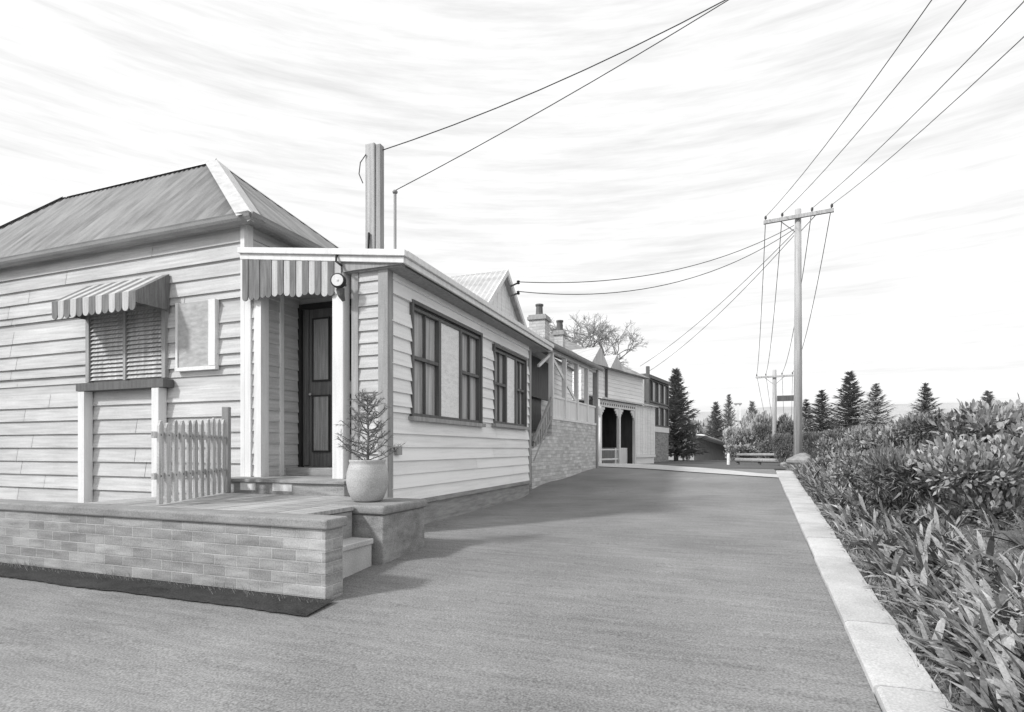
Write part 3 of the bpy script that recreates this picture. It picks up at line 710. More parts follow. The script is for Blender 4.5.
mb = MB(); ro = .3; P = F3.p; u0, u1, d0, d1 = -.6 - ro, L3 - .3 + ro, -7.3, SB + ro
c = [P(u0, d1, wt), P(u1, d1, wt), P(u1, d0, wt), P(u0, d0, wt)]; r0 = P(u0 + 1.3, (d0 + d1) / 2, wt + 2.0); r1 = P(u1 - 2.3, (d0 + d1) / 2, wt + 2.0)
U3, N3 = F3.u, F3.n; Lr = u1 - u0
def t3(u): return min(1, u / 1.3, (Lr - u) / 2.3) if 0 < u < Lr else 0
corrugated(mb, c[0], U3, Lr, (-N3 * (d1 - d0) / 2 + Vector((0, 0, 2.0))), t3, .16, .012)
corrugated(mb, c[2], -U3, Lr, (N3 * (d1 - d0) / 2 + Vector((0, 0, 2.0))), lambda u: t3(Lr - u), .16, .012)
mb.poly([c[1], c[2], r1]); mb.poly([c[3], c[0], r0]); mb.poly([c[0], c[3], c[2], c[1]])
mb.build('roof', M['roof'], C3)
mb = MB(); q = P(.1, -2.4, 0); 
for (a, s_) in ((.35, 1), (1.9, .85)):   # two small gablets over the front
    g = [P(a - .75 * s_, -.16, wt), P(a + .75 * s_, -.16, wt), P(a, -.16, wt + .75 * s_)]; h = [p - N3 * 1.9 for p in g]
    mb.poly(g); mb.poly([g[0], g[2], h[2], h[0]]); mb.poly([g[2], g[1], h[1], h[2]]); mb.poly(h[::-1])
mb.build('gablet', M['roof_pale'], C3)
# verandah
vz3 = 2.98; us = L3 * .60
mb = MB(); P = F3.p
mb.hexa([P(-.1, .15, vz3), P(L3 + .1, .15, vz3), P(L3 + .1, SB + .03, vz3 + .16), P(-.1, SB + .03, vz3 + .16), P(-.1, .15, vz3 + .05), P(L3 + .1, .15, vz3 + .05), P(L3 + .1, SB + .03, vz3 + .21), P(-.1, SB + .03, vz3 + .21)])
mb.build('verandah_roof', M['roof_pale'], C3)
mb = MB(); F3.box(mb, -.05, us, -.04, .0, vz3 - .28, vz3 - .002)
k = 0
while .1 + k * .2 < us - .1: F3.box(mb, .05 + k * .2, .12 + k * .2, .0005, .012, vz3 - .2, vz3 - .12); mb.mi[-6:] = [1] * 6; k += 1
mb.build('valance', [M['trim'], M['dark']], C3)
for u in (-.02, us * .5, us - .1):
    mb = MB(); F3.box(mb, u, u + .13, -.1, .03, g3, vz3 - .28)
    for sgn in (-1, 1):
        for t in range(4):
            a0, a1 = t * .1, (t + 1) * .1; uc = u + .065 + sgn * .065
            F3.box(mb, min(uc, uc + sgn * (a0 + .03)), max(uc, uc + sgn * (a0 + .03)), -.06, -.01, vz3 - .70 + a0, vz3 - .70 + a1)
    mb.build('verandah_post', M['trim'], C3)
mb = MB(); F3.box(mb, us, L3, -2.38, -.05, g3 - .2, vz3 - .04); k = 0; u = us + .04
while u < L3 - .05: F3.box(mb, u, u + .14, -.048, .0, .75, vz3 - .06); u += .19
F3.box(mb, us, L3, -.045, .02, vz3 - .06, vz3 - .0015); F3.box(mb, us, L3, -.045, .03, .62, .74)
mb.build('slatted_screen', M['board'], C3)
mb = MB(); F3.box(mb, .0, us - .01, -2.36, -2.3, g3, vz3 - .04); F3.box(mb, -.02, us - .01, -2.3, -.11, vz3 - .045, vz3 - .03); F3.box(mb, -.06, -.01, -2.3, -.12, g3 - .2, vz3 - .05); F3.box(mb, us - .045, us - .012, -2.29, -.13, g3 - .2, vz3 - .05); mb.build('shade_liner', M['wallin'], C3)  # near-black liners put the shade of the verandah recess into the colour
mb = MB(); F3.box(mb, .1, us * .5, -.07, -.03, .55, .62); F3.box(mb, .1, us * .5, -.07, -.03, .95, 1.0); F3.box(mb, us * .5 + .25, us - .2, -.9, -.3, g3, 1.05)
mb.build('verandah_rail', M['trim'], C3)
# ------------------------------------------------------------------ fourth house
A4 = W(646, 29.3); B4 = W(668.5, 33.2); F4 = Face(A4, B4); L4 = F4.L
C4 = thing('flat_topped_house', (A4.x, A4.y, .2), 'tall flat-topped house with dark-framed glazed upper storeys over a brick base', 'house')
mb = MB(); F4.box(mb, 0, L4, -5, -.0, -.3, 1.95); mb.build('brick_base', M['brick'], C4)
mb = MB(); F4.box(mb, .0, L4, -5, .04, 1.951, 2.25); mb.build('sill_band', M['trim'], C4)
mb = MB(); F4.box(mb, .0, L4 - .02, -5, -.1, 2.251, 4.8); mb.build('wall', M['curtain'], C4)
mb = MB(); F4.box(mb, -.1, L4 + .12, -5.1, .12, 4.8, 4.98); mb.build('roof', M['dark'], C4)
for (z0, z1) in ((2.27, 3.42), (3.55, 4.79)):
    mb = MB(); F4.box(mb, 0, L4, -.098, .02, z1 - .07, z1); F4.box(mb, 0, L4, -.098, .02, z0, z0 + .07)
    for k in range(5): u = k * (L4 - .12) / 4; F4.box(mb, u, u + .12, -.098, .03, z0 + .07, z1 - .07)
    w = mb.build('window', M['dark'], C4)
    for k in range(4):
        u = k * (L4 - .12) / 4; mb = MB(); F4.box(mb, u + .12, u + (L4 - .12) / 4, -.09, -.07, z0 + .07, z1 - .07); mb.build('pane', M['glass'], w)
mb = MB(); F4.box(mb, -.12, .06, .03, .18, .1, 5.35); mb.build('corner_post', M['dark'], C4)

# ------------------------------------------------------------------ far building and tower
c = W(716, 54); zb = ground_z(c.x, c.y)
C5 = thing('low_shed', (c.x, c.y, zb), 'low distant shed with a pale sloping roof below the street', 'shed')
a, b = W(694, 52), W(737, 56); F5 = Face(a, b); mb = MB(); L5 = F5.L; P = F5.p
mb.hexa([P(0, 0, zb - 1), P(L5, 0, zb - 1), P(L5, -4, zb - 1), P(0, -4, zb - 1), P(0, 0, 2.3), P(L5, 0, .9), P(L5, -4, .9), P(0, -4, 2.3)]); mb.build('wall', M['trim_grey'], C5)
mb = MB(); mb.hexa([P(-.6, 1.6, 2.2), P(L5 + .5, 1.6, .6), P(L5 + .5, -4.4, 1.0), P(-.6, -4.4, 2.7), P(-.6, 1.6, 2.3), P(L5 + .5, 1.6, .7), P(L5 + .5, -4.4, 1.7), P(-.6, -4.4, 3.4)])
mb.build('roof', M['trim'], C5)
c = W(738, 92); zb = ground_z(c.x, c.y)
tw = thing('ladder_tower', (c.x, c.y, zb), 'pale two-legged tower with rungs among the far conifers', 'tower')
mb = MB()
for sx in (-.42, .2):
    mb = MB(); mb.box(c.x + sx, c.x + sx + .22, c.y - .11, c.y + .11, zb - 1, 8.4); mb.build('leg', M['trim'], tw)
for k in range(9):
    mb = MB(); mb.box(c.x - .5, c.x + .5, c.y - .13, c.y - .12 + .24, zb + 1 + k * 1.1, zb + 1.16 + k * 1.1); mb.build('rung', M['trim_grey'], tw)
mb = MB()
mb.box(c.x - .6, c.x + .6, c.y - .3, c.y + .3, 8.4, 8.6); mb.build('platform', M['trim_grey'], tw)

# ------------------------------------------------------------------ poles and wires
def upole(name, base, top, r0, r1, label, arm_z, arm_half, adir, cat='utility pole'):
    t = thing(name, base, label, cat, 'timber utility poles')
    b = Vector(base); mb = MB(); mb.tube([b - Vector((0, 0, .8)), b + Vector((0, 0, (top - b.z) * .5)), Vector((b.x, b.y, top))], [r0, (r0 + r1) / 2, r1], 14)
    mb.build('pole', M['pole'], t, smooth=True)
    ad = Vector(adir).normalized(); pd = Vector((ad.y, -ad.x, 0)); ctr = Vector((b.x, b.y, arm_z)) - Vector((0, 0, 0)) + pd * (r1 + .05)
    mb = MB(); p = [ctr - ad * arm_half, ctr + ad * arm_half]; w = pd * .045; up = Vector((0, 0, .055))
    mb.hexa([p[0] - w - up, p[0] + w - up, p[1] + w - up, p[1] - w - up, p[0] - w + up, p[0] + w + up, p[1] + w + up, p[1] - w + up])
    mb.build('crossarm', M['pole'], t)
    mb = MB(); mb.tube([ctr - ad * arm_half * .55 - pd * .02, Vector((b.x, b.y, arm_z - .5))], .014, 6); mb.tube([ctr + ad * arm_half * .55 - pd * .02, Vector((b.x, b.y, arm_z - .5))], .014, 6); mb.build('brace', M['metal'], t)
    ins = []
    for s_ in (-.94, -.45, .4, .94):
        q = ctr + ad * arm_half * s_ + Vector((0, 0, .055)); mb = MB(); mb.lathe(q, [(.012, 0), (.012, .05), (.04, .055), (.03, .09), (.042, .1), (.02, .15), (0, .155)], 10); mb.build('insulator', M['dark'], t, smooth=True)
        ins.append(q + Vector((0, 0, .12)))
    return t, ins, ctr
b1 = W(798, 17.5); b1.z = ground_z(b1.x, b1.y); AD = (1, -.15, 0)
p1, i1, c1 = upole('utility_pole', b1, 8.55, .135, .09, 'tall timber utility pole rising from the verge beside the kerb end', 8.28, .98, AD)
b2 = W(774.5, 34); b2.z = ground_z(b2.x, b2.y)
p2, i2, c2 = upole('utility_pole', b2, 5.85, .14, .11, 'shorter farther utility pole carrying a small dark name board', 5.42, 1.05, AD)
b0_ = Vector((6.6, -15, -1.2)); p0, i0, c0 = upole('utility_pole', b0_, 8.6, .17, .12, 'timber utility pole standing back along the near verge', 8.3, .98, (1, .1, 0))
b3 = Vector((8.6, 8.2, .3)); p3 = thing('service_pole', b3, 'timber service pole standing off the verge opposite the near cottage', 'utility pole')
mb = MB(); mb.tube([b3 - Vector((0, 0, .6)), b3 + Vector((0, 0, 11.3))], [.17, .11], 12); mb.build('pole', M['pole'], p3, smooth=True)
# name board on far pole
mb = MB(); s0 = W(777, 33.7, 1 + 50.5 * 33.7 / FPX)
mb.box(s0.x, s0.x + 1.02, s0.y - .03, s0.y + .03, s0.z - .17, s0.z + .17)
sg = mb.build('street_sign', M['dark']); tag(sg, 'small dark street name board fixed to the farther pole', 'sign')
def wire(a, b, sag, label, r=.011, n=24, name='overhead_wire', grp='overhead power lines'):
    a, b = Vector(a), Vector(b); pts = []
    for i in range(n + 1):
        t = i / n; pts.append(a.lerp(b, t) - Vector((0, 0, 4 * sag * t * (1 - t))))
    mb = MB(); mb.tube(pts, r, 5); return tag(mb.build(name, M['wire'], smooth=True), label, 'wire', grp)
pos = ['left end', 'left middle', 'right middle', 'right end']
for k in range(4):
    wire(i1[k], i2[k], .9, f"slack wire from the {pos[k]} of the tall pole's crossarm down to the far pole", .012)
    wire(i0[k], i1[k], 1.6, f"wire from the {pos[k]} of the tall pole's crossarm climbing out of the top right", .008)
    q = i2[k] + Vector((5, 45, -3.5)); wire(i2[k], q, 1.0, f"wire from the {pos[k]} of the far pole's crossarm dropping behind the bushes", .012)
g = Vector((-4.40, 12.0, 4.75))
mb = MB()
br = thing('wire_bracket', g, 'small insulator bracket on the gable of the verandah cottage', 'bracket')
mb.tube([g + Vector((-.05, 0, .0)), g + Vector((.12, .05, .08))], .02, 6); mb.build('arm', M['dark'], br); mb = MB(); mb.tube([g + Vector((-.05, 0, -.22)), g + Vector((.12, .05, -.16))], .02, 6); mb.build('arm', M['dark'], br)
mb = MB(); mb.lathe(g + Vector((.12, .05, .04)), [(0, 0), (.04, .02), (.03, .05), (.04, .08), (0, .1)], 10); mb.build('insulator', M['black'], br); mb = MB(); mb.lathe(g + Vector((.12, .05, -.2)), [(0, 0), (.04, .02), (.03, .05), (.04, .08), (0, .1)], 10); mb.build('insulator', M['black'], br)
pa = Vector((b1.x - .12, b1.y - .05, 8.05)); pb = pa + Vector((0, 0, -.12))
wire(g + Vector((.12, .05, .1)), pa, .55, 'upper service wire between the tall pole and the cottage gable', .010)
wire(g + Vector((.12, .05, -.12)), pb, .72, 'lower service wire between the tall pole and the cottage gable', .010)
h4 = F4.p(.3, .0, 5.1); h3 = F3.p(L3 - 1.2, -2.2, 5.3)
wire(W(640, 28.5, 5.25), pb + Vector((0, 0, -.1)), .3, 'service wire from the tall pole down to the weatherboard house roof', .010)
wire(h4, pb + Vector((0, 0, -.2)), .35, 'service wire from the tall pole down to the flat-topped house', .010)
wire((-4.1, 6.0, 4.75), b3 + Vector((0, 0, 11.15)), 1.0, 'wire rising from the square timber mast out of the top', .0065)
wire((-4.14, 6.6, 4.55), b3 + Vector((0, 0, 10.9)), .45, 'wire rising from the ball-topped pipe out of the top', .006)

# ------------------------------------------------------------------ plants
def conifer_mesh(h, r, seed, levels=26, m='needle', dens=1.0, w=.02):
    rd = random.Random(seed); tr = MB(); cr = MB()
    tr.tube([(0, 0, -.6), (0, 0, h * .5), (0, 0, h)], [h * .022, h * .012, .01], 7)
    for i in range(levels):
        t = i / (levels - 1); z = h * (.08 + .90 * t); zz_ = h * .9 / levels; rr = r * (1 - t) ** .85 * rd.uniform(.8, 1.1) + r * .07 * (1 - t)
        nb = max(4, int(lerp(9, 5, t)))
        for k in range(nb):
            a = k * 2 * math.pi / nb + rd.uniform(-.4, .4) + i * .7; l = rr * rd.uniform(.6, 1.15)
            d = Vector((math.cos(a), math.sin(a), lerp(-.05, .95, t))); p0_ = Vector((0, 0, z + rd.uniform(-.6, .6) * zz_)); p1_ = p0_ + d * l * .6; p2_ = p1_ + (d + Vector((0, 0, .3))).normalized() * l * .45
            tr.tube([p0_, p1_, p2_], [h * .004, h * .003, h * .001], 4, False)
            n = int(26 * dens); 
            for q in range(n):
                s = (q + rd.random()) / n; base = p0_.lerp(p1_, s / .6) if s < .6 else p1_.lerp(p2_, (s - .6) / .4)
                side = Vector((-math.sin(a), math.cos(a), 0)) * rd.choice((-1, 1))
                dd = (side * rd.uniform(.3, 1) + d * rd.uniform(.3, 1) + Vector((0, 0, rd.uniform(-.6, .25)))).normalized() * r * rd.uniform(.16, .32) * (1.1 - .5 * t)
                ww = dd.cross(Vector((rd.random(), rd.random(), 1))).normalized() * r * w * rd.uniform(.7, 1.6)
                cr.poly([base - ww, base + ww, base + dd])
    for q in range(160):
        z = h * (.9 + .1 * rd.random()); a = rd.uniform(0, 6.28); dd = Vector((math.cos(a) * .45, math.sin(a) * .45, 1)).normalized() * r * rd.uniform(.06, .13); ww = Vector((-math.sin(a), math.cos(a), 0)) * r * .012
        cr.poly([Vector((0, 0, z)) - ww, Vector((0, 0, z)) + ww, Vector((0, 0, z)) + dd])
    return tr, cr
def add_tree(name, loc, parts, label, cat, grp, mats):
    t = thing(name, loc, label, cat, grp)
    for (nm, mb_, mt) in parts:
        me = bpy.data.meshes.new(nm); me.from_pydata(mb_.v, [], mb_.f); me.materials.append(M[mt]); me.update(); o = bpy.data.objects.new(nm, me); col.objects.link(o); o.parent = t
    return t
tr, cr = conifer_mesh(5.5, 1.35, 5)
con = {}
def place_con(px, f, ytop, label, grp, rz, key='a', wid=None, name='pine_tree'):
    p = W(px, f); z0 = ground_z(p.x, p.y); p.z = z0; H = EYE + (HOR - ytop) * f / FPX - z0
    s = H / 5.5; sx = s if wid is None else wid * f / FPX / 2.7
    if key not in con:
        tr, cr = conifer_mesh(5.5, 1.35, hash(key) % 97 if False else ord(key), 28 if key != 'd' else 34, dens=1.0 if key != 'd' else 1.5)
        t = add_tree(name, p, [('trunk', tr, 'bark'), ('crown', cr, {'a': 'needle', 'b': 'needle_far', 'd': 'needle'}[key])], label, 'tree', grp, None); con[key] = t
        t.scale = (sx, sx, s); t.rotation_euler = (0, 0, rz); return t
    return copy_thing(con[key], p, rz, (sx, sx, s), label, grp)
G1 = 'conifers behind the verge bushes'; G2 = 'distant conifers beyond the crest'
place_con(676, 38, 370, 'dark dense conifer at the far end of the houses', 'dark conifers by the houses', .3, 'd', 58)
place_con(850, 38, 373, 'tallest pointed conifer behind the verge bushes', G1, .9, 'a', 66)
place_con(822, 34, 391, 'slim conifer just left of the tallest pointed one', G1, 2, 'a', 56)
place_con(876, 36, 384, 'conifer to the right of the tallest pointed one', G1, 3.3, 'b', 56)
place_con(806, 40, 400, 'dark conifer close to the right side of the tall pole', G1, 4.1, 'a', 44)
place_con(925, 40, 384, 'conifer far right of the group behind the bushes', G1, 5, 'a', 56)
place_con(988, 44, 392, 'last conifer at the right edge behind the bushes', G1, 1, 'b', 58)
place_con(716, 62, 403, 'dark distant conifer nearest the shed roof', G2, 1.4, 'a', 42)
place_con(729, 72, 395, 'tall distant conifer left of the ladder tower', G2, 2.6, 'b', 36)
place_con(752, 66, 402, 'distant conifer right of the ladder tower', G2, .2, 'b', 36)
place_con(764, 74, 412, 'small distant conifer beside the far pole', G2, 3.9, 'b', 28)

def leaf(mb, p, d, n, l, w):
    s = d.cross(n).normalized() * w; up = n.normalized() * l * .08
    mb.poly([p, p + d * l * .35 + s + up, p + d * l * .75 + s * .7 + up, p + d * l, p + d * l * .75 - s * .7 + up, p + d * l * .35 - s + up])
def bush_mesh(rx, h, seed, n, l, w, flowers=0, spike=False):
    rd = random.Random(seed); st_ = MB(); lf = MB(); fl = MB()
    tips = []
    for i in range(9):
        a = rd.uniform(0, 6.28); t = Vector((math.cos(a) * rx * rd.uniform(.2, .75), math.sin(a) * rx * rd.uniform(.2, .75), h * rd.uniform(.6, .98)))
        st_.tube([(0, 0, -.15), t * .5 + Vector((rd.uniform(-.05, .05), 0, .05)), t], [.02, .013, .005], 5); tips.append(t)
    for i in range(14):
        a = rd.uniform(0, 6.28); tips.append(Vector((math.cos(a) * rx * rd.uniform(.1, .9), math.sin(a) * rx * rd.uniform(.1, .9), h * rd.uniform(.15, .9))))
    for i in range(n):
        t = rd.choice(tips); r_ = Vector((rd.gauss(0, 1), rd.gauss(0, 1), rd.gauss(0, 1))).normalized()
        p = t + Vector((r_.x * rx * .38, r_.y * rx * .38, r_.z * h * .2)) * rd.random() ** .5
        if p.z < 0: p.z = rd.uniform(0, .1)
        d = (r_ + Vector((0, 0, .5)) + Vector((rd.uniform(-.5, .5), rd.uniform(-.5, .5), rd.uniform(-.4, .4)))).normalized()
        nn = Vector((rd.uniform(-1, 1), rd.uniform(-1, 1), 1)).normalized()
        leaf(lf, p, d, nn, l * rd.uniform(.6, 1.3), w * rd.uniform(.6, 1.2))
    for i in range(flowers):
        t = rd.choice(tips); r_ = Vector((rd.gauss(0, 1), rd.gauss(0, 1), abs(rd.gauss(0, 1)))).normalized(); p = t + Vector((r_.x * rx * .4, r_.y * rx * .4, r_.z * h * .2))
        a = r_.orthogonal().normalized(); b = r_.cross(a); rr = rd.uniform(.03, .048)
        fl.poly([p + (a * math.cos(g) + b * math.sin(g)) * rr for g in [q * math.pi / 5 for q in range(10)]])
        fl.poly([p + r_ * .012 + (a * math.cos(g) + b * math.sin(g)) * rr * .45 for g in [q * math.pi / 4 for q in range(8)]])
    return st_, lf, fl
BM = {}
def place_bush(px, f, ytop, wpx, label, grp, kind, rz=0, dx=0, name='leafy_shrub'):
    p = W(px, f); p.x += dx; p.z = ground_z(p.x, p.y) - .02; h = EYE + (HOR - ytop) * f / FPX - p.z; rx = wpx * f / FPX / 2
    if kind not in BM:
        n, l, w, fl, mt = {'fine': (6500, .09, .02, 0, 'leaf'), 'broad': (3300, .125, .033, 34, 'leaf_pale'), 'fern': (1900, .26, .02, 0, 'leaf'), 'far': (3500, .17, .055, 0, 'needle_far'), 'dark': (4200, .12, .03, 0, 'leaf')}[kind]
        st_, lf, fb = bush_mesh(1, 1, ord(kind[0]), n, l, w, fl)
        parts = [('stem', st_, 'bark'), ('foliage', lf, mt)] + ([('blossom', fb, 'flower')] if fl else [])
        t = add_tree(name, p, parts, label, 'shrub', grp, None); BM[kind] = t
    else: t = copy_thing(BM[kind], p, rz, 1, label, grp)
    t.scale = (rx * .85, rx * .85, h * .93); t.rotation_euler = (0, 0, rz); return t
GB = 'shrubs along the verge'
B = [
 (782, 19.5, 434, 26, 'upright clipped shrub just left of the tall pole base', 'fine'),
 (818, 19, 432, 40, 'rounded shrub directly right of the tall pole', 'fine'),
 (842, 17, 431, 46, 'dense shrub under the slim conifer', 'dark'),
 (872, 13, 428, 60, 'broad-leaved shrub below the tallest conifer', 'broad'),
 (836, 13, 440, 50, 'mid-height flowering shrub between pole and tallest conifer', 'broad'),
 (905, 10.5, 418, 90, 'tall flowering shrub at the right side of the verge', 'broad'),
 (965, 9, 414, 130, 'large leafy shrub near the right edge', 'fine'),
 (1020, 7.8, 404, 150, 'large shrub cut off by the right edge', 'broad'),
 (862, 9.3, 452, 70, 'low broad-leaved shrub by the kerb with round blossoms', 'broad'),
 (826, 15, 452, 34, 'small shrub hugging the kerb near the boulder', 'fern'),
 (905, 6.9, 458, 100, 'spreading shrub with narrow leaves in the near verge', 'fern'),
 (975, 6, 440, 150, 'nearest broad-leaved shrub in the right corner', 'broad'),
 (893, 7.8, 448, 60, 'dark dense shrub behind the spreading narrow-leaved one', 'dark'),
]
for i, (px, f, yt, w, lb, k) in enumerate(B): place_bush(px, f, yt, w, lb, GB, k, i * 1.3)
GF = 'bushes beyond the crest'
Fb_ = [
 (684, 40, 424, 30, 'bushy shrub at the foot of the dark dense conifer', 'far'),
 (744, 50, 430, 46, 'wide bush behind the log rail', 'far'), (768, 40, 424, 38, 'bush below the far pole', 'fine'),
 (757, 56, 418, 44, 'bush rising right of the ladder tower', 'far'), (741, 62, 432, 18, 'bush at the end of the shed roof', 'far'),
 (790, 34, 420, 40, 'dense bush behind the tall pole', 'dark'), (704, 100, 424, 60, 'pale thicket on the slope behind the shed', 'far'),
 (776, 30, 438, 34, 'bush at the end of the log rail', 'dark'), (742, 38, 446, 34, 'low bush right behind the white bollard', 'far'),
 (830, 45, 426, 60, 'bush filling the gap below the slim conifer', 'dark'), (900, 42, 426, 80, 'bush filling the gap under the right conifers', 'dark'), (870, 45, 426, 60, 'bush at the foot of the tallest conifer', 'dark'), (960, 42, 426, 90, 'bush beneath the last conifer', 'dark'),
]
for i, (px, f, yt, w, lb, k) in enumerate(Fb_): place_bush(px, f, yt, w, lb, GF, k, i * .9 + .3, name='bush')

# verge fronds and grasses
mb = MB(); rd = random.Random(21)
def blade(p, a, el, l, w, mi, sag=.3):
    d = Vector((math.cos(a) * math.cos(el), math.sin(a) * math.cos(el), math.sin(el))); s = d.cross(Vector((0, 0, 1))).normalized()
    s = (s + Vector((rd.uniform(-.3, .3), rd.uniform(-.3, .3), rd.uniform(-.5, .5)))).normalized() * w
    q1 = p + d * l * .33; q2 = p + d * l * .7 - Vector((0, 0, sag * l * .12)); t_ = p + d * l - Vector((0, 0, sag * l * .4))
    if t_.x < kout(t_.y) - .09: return
    n = len(mb.v); mb.v += [tuple(v) for v in (p - s * .35, p + s * .35, q1 - s, q1 + s, q2 - s * .8, q2 + s * .8, t_)]
    mb.f += [(n, n + 1, n + 3, n + 2), (n + 2, n + 3, n + 5, n + 4), (n + 4, n + 5, n + 6)]; mb.mi += [mi] * 3
for i in range(900):   # spear-leaved rosettes
    y = .8 + 16 * rd.random() ** 1.3; e = .1 + abs(rd.gauss(0, .75)); x = kout(y) + e
    if x > 5: continue
    z = ground_z(x, y); sz = rd.uniform(.6, 1.25); mi = rd.choice((0, 0, 2, 1))
    for k in range(rd.randint(7, 13)):
        blade(Vector((x + rd.uniform(-.03, .03), y + rd.uniform(-.03, .03), z - .01)), rd.uniform(0, 6.28) if rd.random() < .4 else rd.gauss(2.7, .7), rd.uniform(.25, 1.25), sz * rd.uniform(.2, .42), sz * rd.uniform(.012, .022), mi, .5)
for i in range(26000):  # fine short grass
    y = .5 + 19 * rd.random() ** 1.35; e = abs(rd.gauss(0, .8)) - .02; x = kout(y) + e
    if x > 6: continue
    z = ground_z(x, y); blade(Vector((x, y, z - .015)), rd.uniform(0, 6.28), rd.uniform(.5, 1.4), rd.uniform(.05, .14), rd.uniform(.0018, .004), rd.choice((0, 0, 1, 2)), .4)
tag(mb.build('verge_grass', [M['grass'], M['leaf_pale'], M['leaf_dark']]), kind='stuff')
tag(bpy.data.objects['verge_grass'], 'long leaning grasses and fronds covering the bank beside the kerb', 'grass')

# bare tree behind the houses
bt = thing('bare_tree', W(592, 36, 0), 'leafless spreading tree showing its twigs above the house roofs', 'tree')
tr = MB(); tw_ = MB(); rd = random.Random(4); base = W(592, 36, 0)
def grow(p, d, l, r, lev):
    q = p + d * l; mid = p.lerp(q, .5) + Vector((rd.uniform(-1, 1), rd.uniform(-1, 1), rd.uniform(-.5, .5))) * l * .06
    (tr if lev < 4 else tw_).tube([p, mid, q], [r, r * .85, r * .68], 6 if lev < 3 else 4, False)
    if lev >= 7: return
    for k in range(3 if lev < 5 else 4 if lev < 6 else 3):
        a = rd.uniform(0, 6.28); sp = rd.uniform(.35, .95); o = d.orthogonal().normalized(); o2 = d.cross(o)
        nd = (d * math.cos(sp) + (o * math.cos(a) + o2 * math.sin(a)) * math.sin(sp) + Vector((0, 0, .04))).normalized()
        grow(q if k else p.lerp(q, .8), nd, l * rd.uniform(.6, .84) * (.5 if lev == 0 else 1), r * .64, lev + 1)
grow(base, Vector((.05, 0, 1)).normalized(), 4.0, .14, 0)
zt_ = max(v[2] for v in tw_.v); k = 10.3 / zt_; wid = max(abs(v[0] - base.x) for v in tw_.v) * k; kx = k * 3.4 / wid
for m_ in (tr, tw_): m_.v = [(base.x + (v[0] - base.x) * kx, base.y + (v[1] - base.y) * kx, v[2] * k) for v in m_.v]
tr.build('trunk', M['bark_pale'], bt); tw_.build('twigs', M['bark_pale'], bt)

# boulder, bollard, log rail
def rock(c, r, seed):
    import bmesh
    bm = bmesh.new(); bmesh.ops.create_icosphere(bm, subdivisions=3, radius=1); rd = random.Random(seed); ph = [rd.uniform(0, 6) for _ in range(6)]
    for v in bm.verts:
        k = 1 + .16 * math.sin(3 * v.co.x + ph[0]) + .12 * math.sin(4 * v.co.y + ph[1]) + .08 * math.sin(7 * v.co.z + ph[2]); v.co = Vector((v.co.x * r[0] * k, v.co.y * r[1] * k, v.co.z * r[2] * k))
    me = bpy.data.meshes.new('boulder'); bm.to_mesh(me); bm.free(); me.materials.append(M['stone']); o = bpy.data.objects.new('boulder', me); col.objects.link(o); o.location = c; return o
p = W(800, 16.2); tag(rock((p.x, p.y, ground_z(p.x, p.y) + .12), (.34, .3, .27), 2), 'rounded grey boulder at the foot of the tall pole', 'boulder')
p = W(787, 17.8); tag(rock((p.x, p.y, ground_z(p.x, p.y) + .02), (.2, .2, .14), 5), 'small stone at the end of the kerb', 'stone')
p = W(728.5, 21.5); z = prof(ZP, p.y); mb = MB(); mb.lathe((p.x, p.y, z), [(.06, 0), (.055, .38), (.04, .44), (0, .46)], 14); tag(mb.build('bollard', M['trim'], smooth=True), 'short white bollard at the end of the log rail', 'bollard')
lr = thing('log_rail', W(760, 22, .45), 'low log rail barrier across the end of the street', 'barrier'); a, b = W(736, 22.5), W(786, 20.5); z = .44
mb = MB(); mb.tube([(a.x, a.y, z + .12), (b.x, b.y, z + .12)], .085, 10); mb.build('lower_log', M['trim_grey'], lr, smooth=True)
mb = MB(); mb.tube([(a.x + .05, a.y, z + .33), (b.x, b.y, z + .35)], .055, 10); mb.build('upper_log', M['trim_grey'], lr, smooth=True)
for t in (.05, .5, .93):
    q = a.lerp(b, t); mb = MB(); mb.tube([(q.x, q.y + .1, z - .3), (q.x, q.y + .1, z + .42)], .06, 8); mb.build('post', M['bark'], lr)

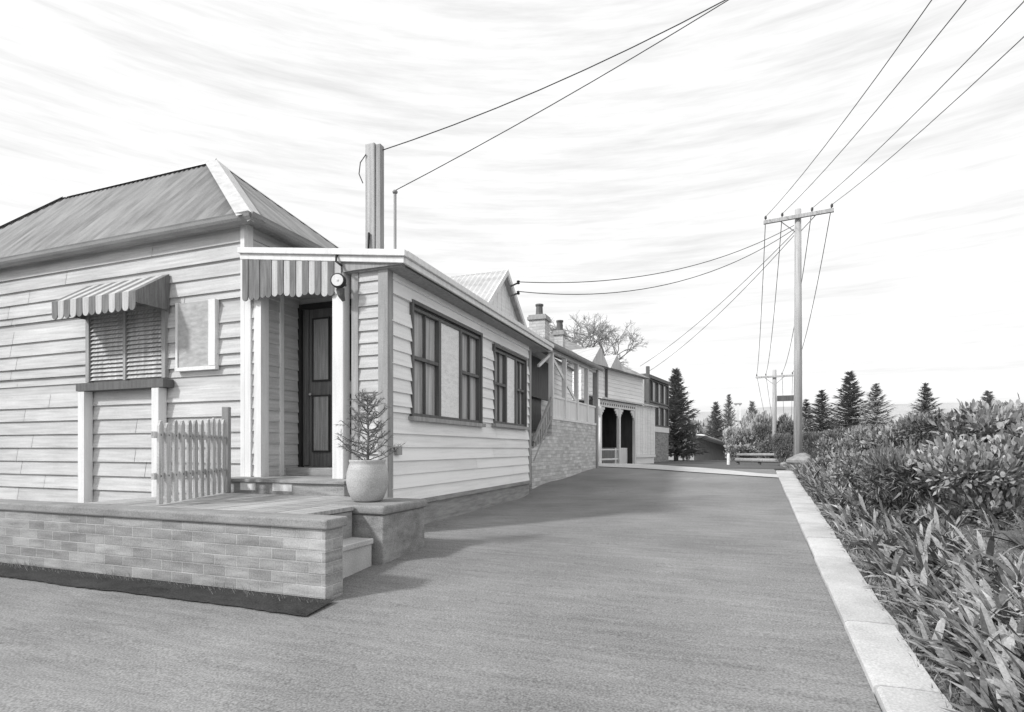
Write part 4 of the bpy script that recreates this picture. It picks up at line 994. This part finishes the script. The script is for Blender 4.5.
# ------------------------------------------------------------------ light, sky, camera
SUN_EL, SUN_AZ = R(39), Vector((-.66, -.75))
w = bpy.data.worlds.new('World'); sc.world = w; w.use_nodes = True; nt = w.node_tree; N = nt.nodes; L = nt.links
bg = N['Background']; sky = N.new('ShaderNodeTexSky'); sky.sky_type = 'NISHITA'; sky.sun_disc = False; sky.sun_elevation = SUN_EL
sky.sun_rotation = math.atan2(SUN_AZ.x, SUN_AZ.y); sky.air_density = 1.0; sky.dust_density = 3.0
tc = N.new('ShaderNodeTexCoord'); mp = N.new('ShaderNodeMapping'); mp.inputs['Scale'].default_value = (1.3, 1.3, 17); L.new(tc.outputs['Generated'], mp.inputs[0])
no = N.new('ShaderNodeTexNoise'); no.inputs['Scale'].default_value = 3; no.inputs['Detail'].default_value = 9; no.inputs['Roughness'].default_value = .65; L.new(mp.outputs[0], no.inputs['Vector'])
bw = N.new('ShaderNodeRGBToBW'); L.new(sky.outputs[0], bw.inputs[0])
rp = N.new('ShaderNodeMapRange'); rp.inputs['From Min'].default_value = .3; rp.inputs['From Max'].default_value = .7; rp.inputs['To Min'].default_value = 4.95; rp.inputs['To Max'].default_value = 6.9
L.new(no.outputs['Fac'], rp.inputs['Value'])
mx = N.new('ShaderNodeMix'); mx.data_type = 'FLOAT'; mx.inputs[0].default_value = .82; L.new(bw.outputs[0], mx.inputs[2]); L.new(rp.outputs[0], mx.inputs[3])
cc = N.new('ShaderNodeCombineColor')
for i in range(3): L.new(mx.outputs[0], cc.inputs[i])
L.new(cc.outputs[0], bg.inputs[0]); bg.inputs[1].default_value = .13
sl = bpy.data.lights.new('sun', 'SUN'); sl.energy = 2.1; sl.angle = R(5); sl.color = (1, 1, 1)
so = bpy.data.objects.new('sun', sl); col.objects.link(so)
dv = Vector((SUN_AZ.x * math.cos(SUN_EL), SUN_AZ.y * math.cos(SUN_EL), 0)); dv = dv.normalized() * math.cos(SUN_EL); dv.z = math.sin(SUN_EL)
so.rotation_euler = dv.to_track_quat('Z', 'Y').to_euler(); so.location = (0, 0, 20)
cd = bpy.data.cameras.new('camera'); cam = bpy.data.objects.new('camera', cd); col.objects.link(cam); sc.camera = cam
cd.sensor_width = 36; cd.lens = FPX / 1024 * 36; cd.shift_y = (HOR - 356) / 1024; cd.clip_end = 6000; cd.clip_start = .05
cam.location = (0, 0, EYE); cam.rotation_euler = (R(90), 0, TH)
sc.view_settings.view_transform = 'Standard'; sc.view_settings.look = 'None'; sc.view_settings.exposure = .55; sc.view_settings.gamma = 1
sc.render.resolution_x = 1024; sc.render.resolution_y = 712
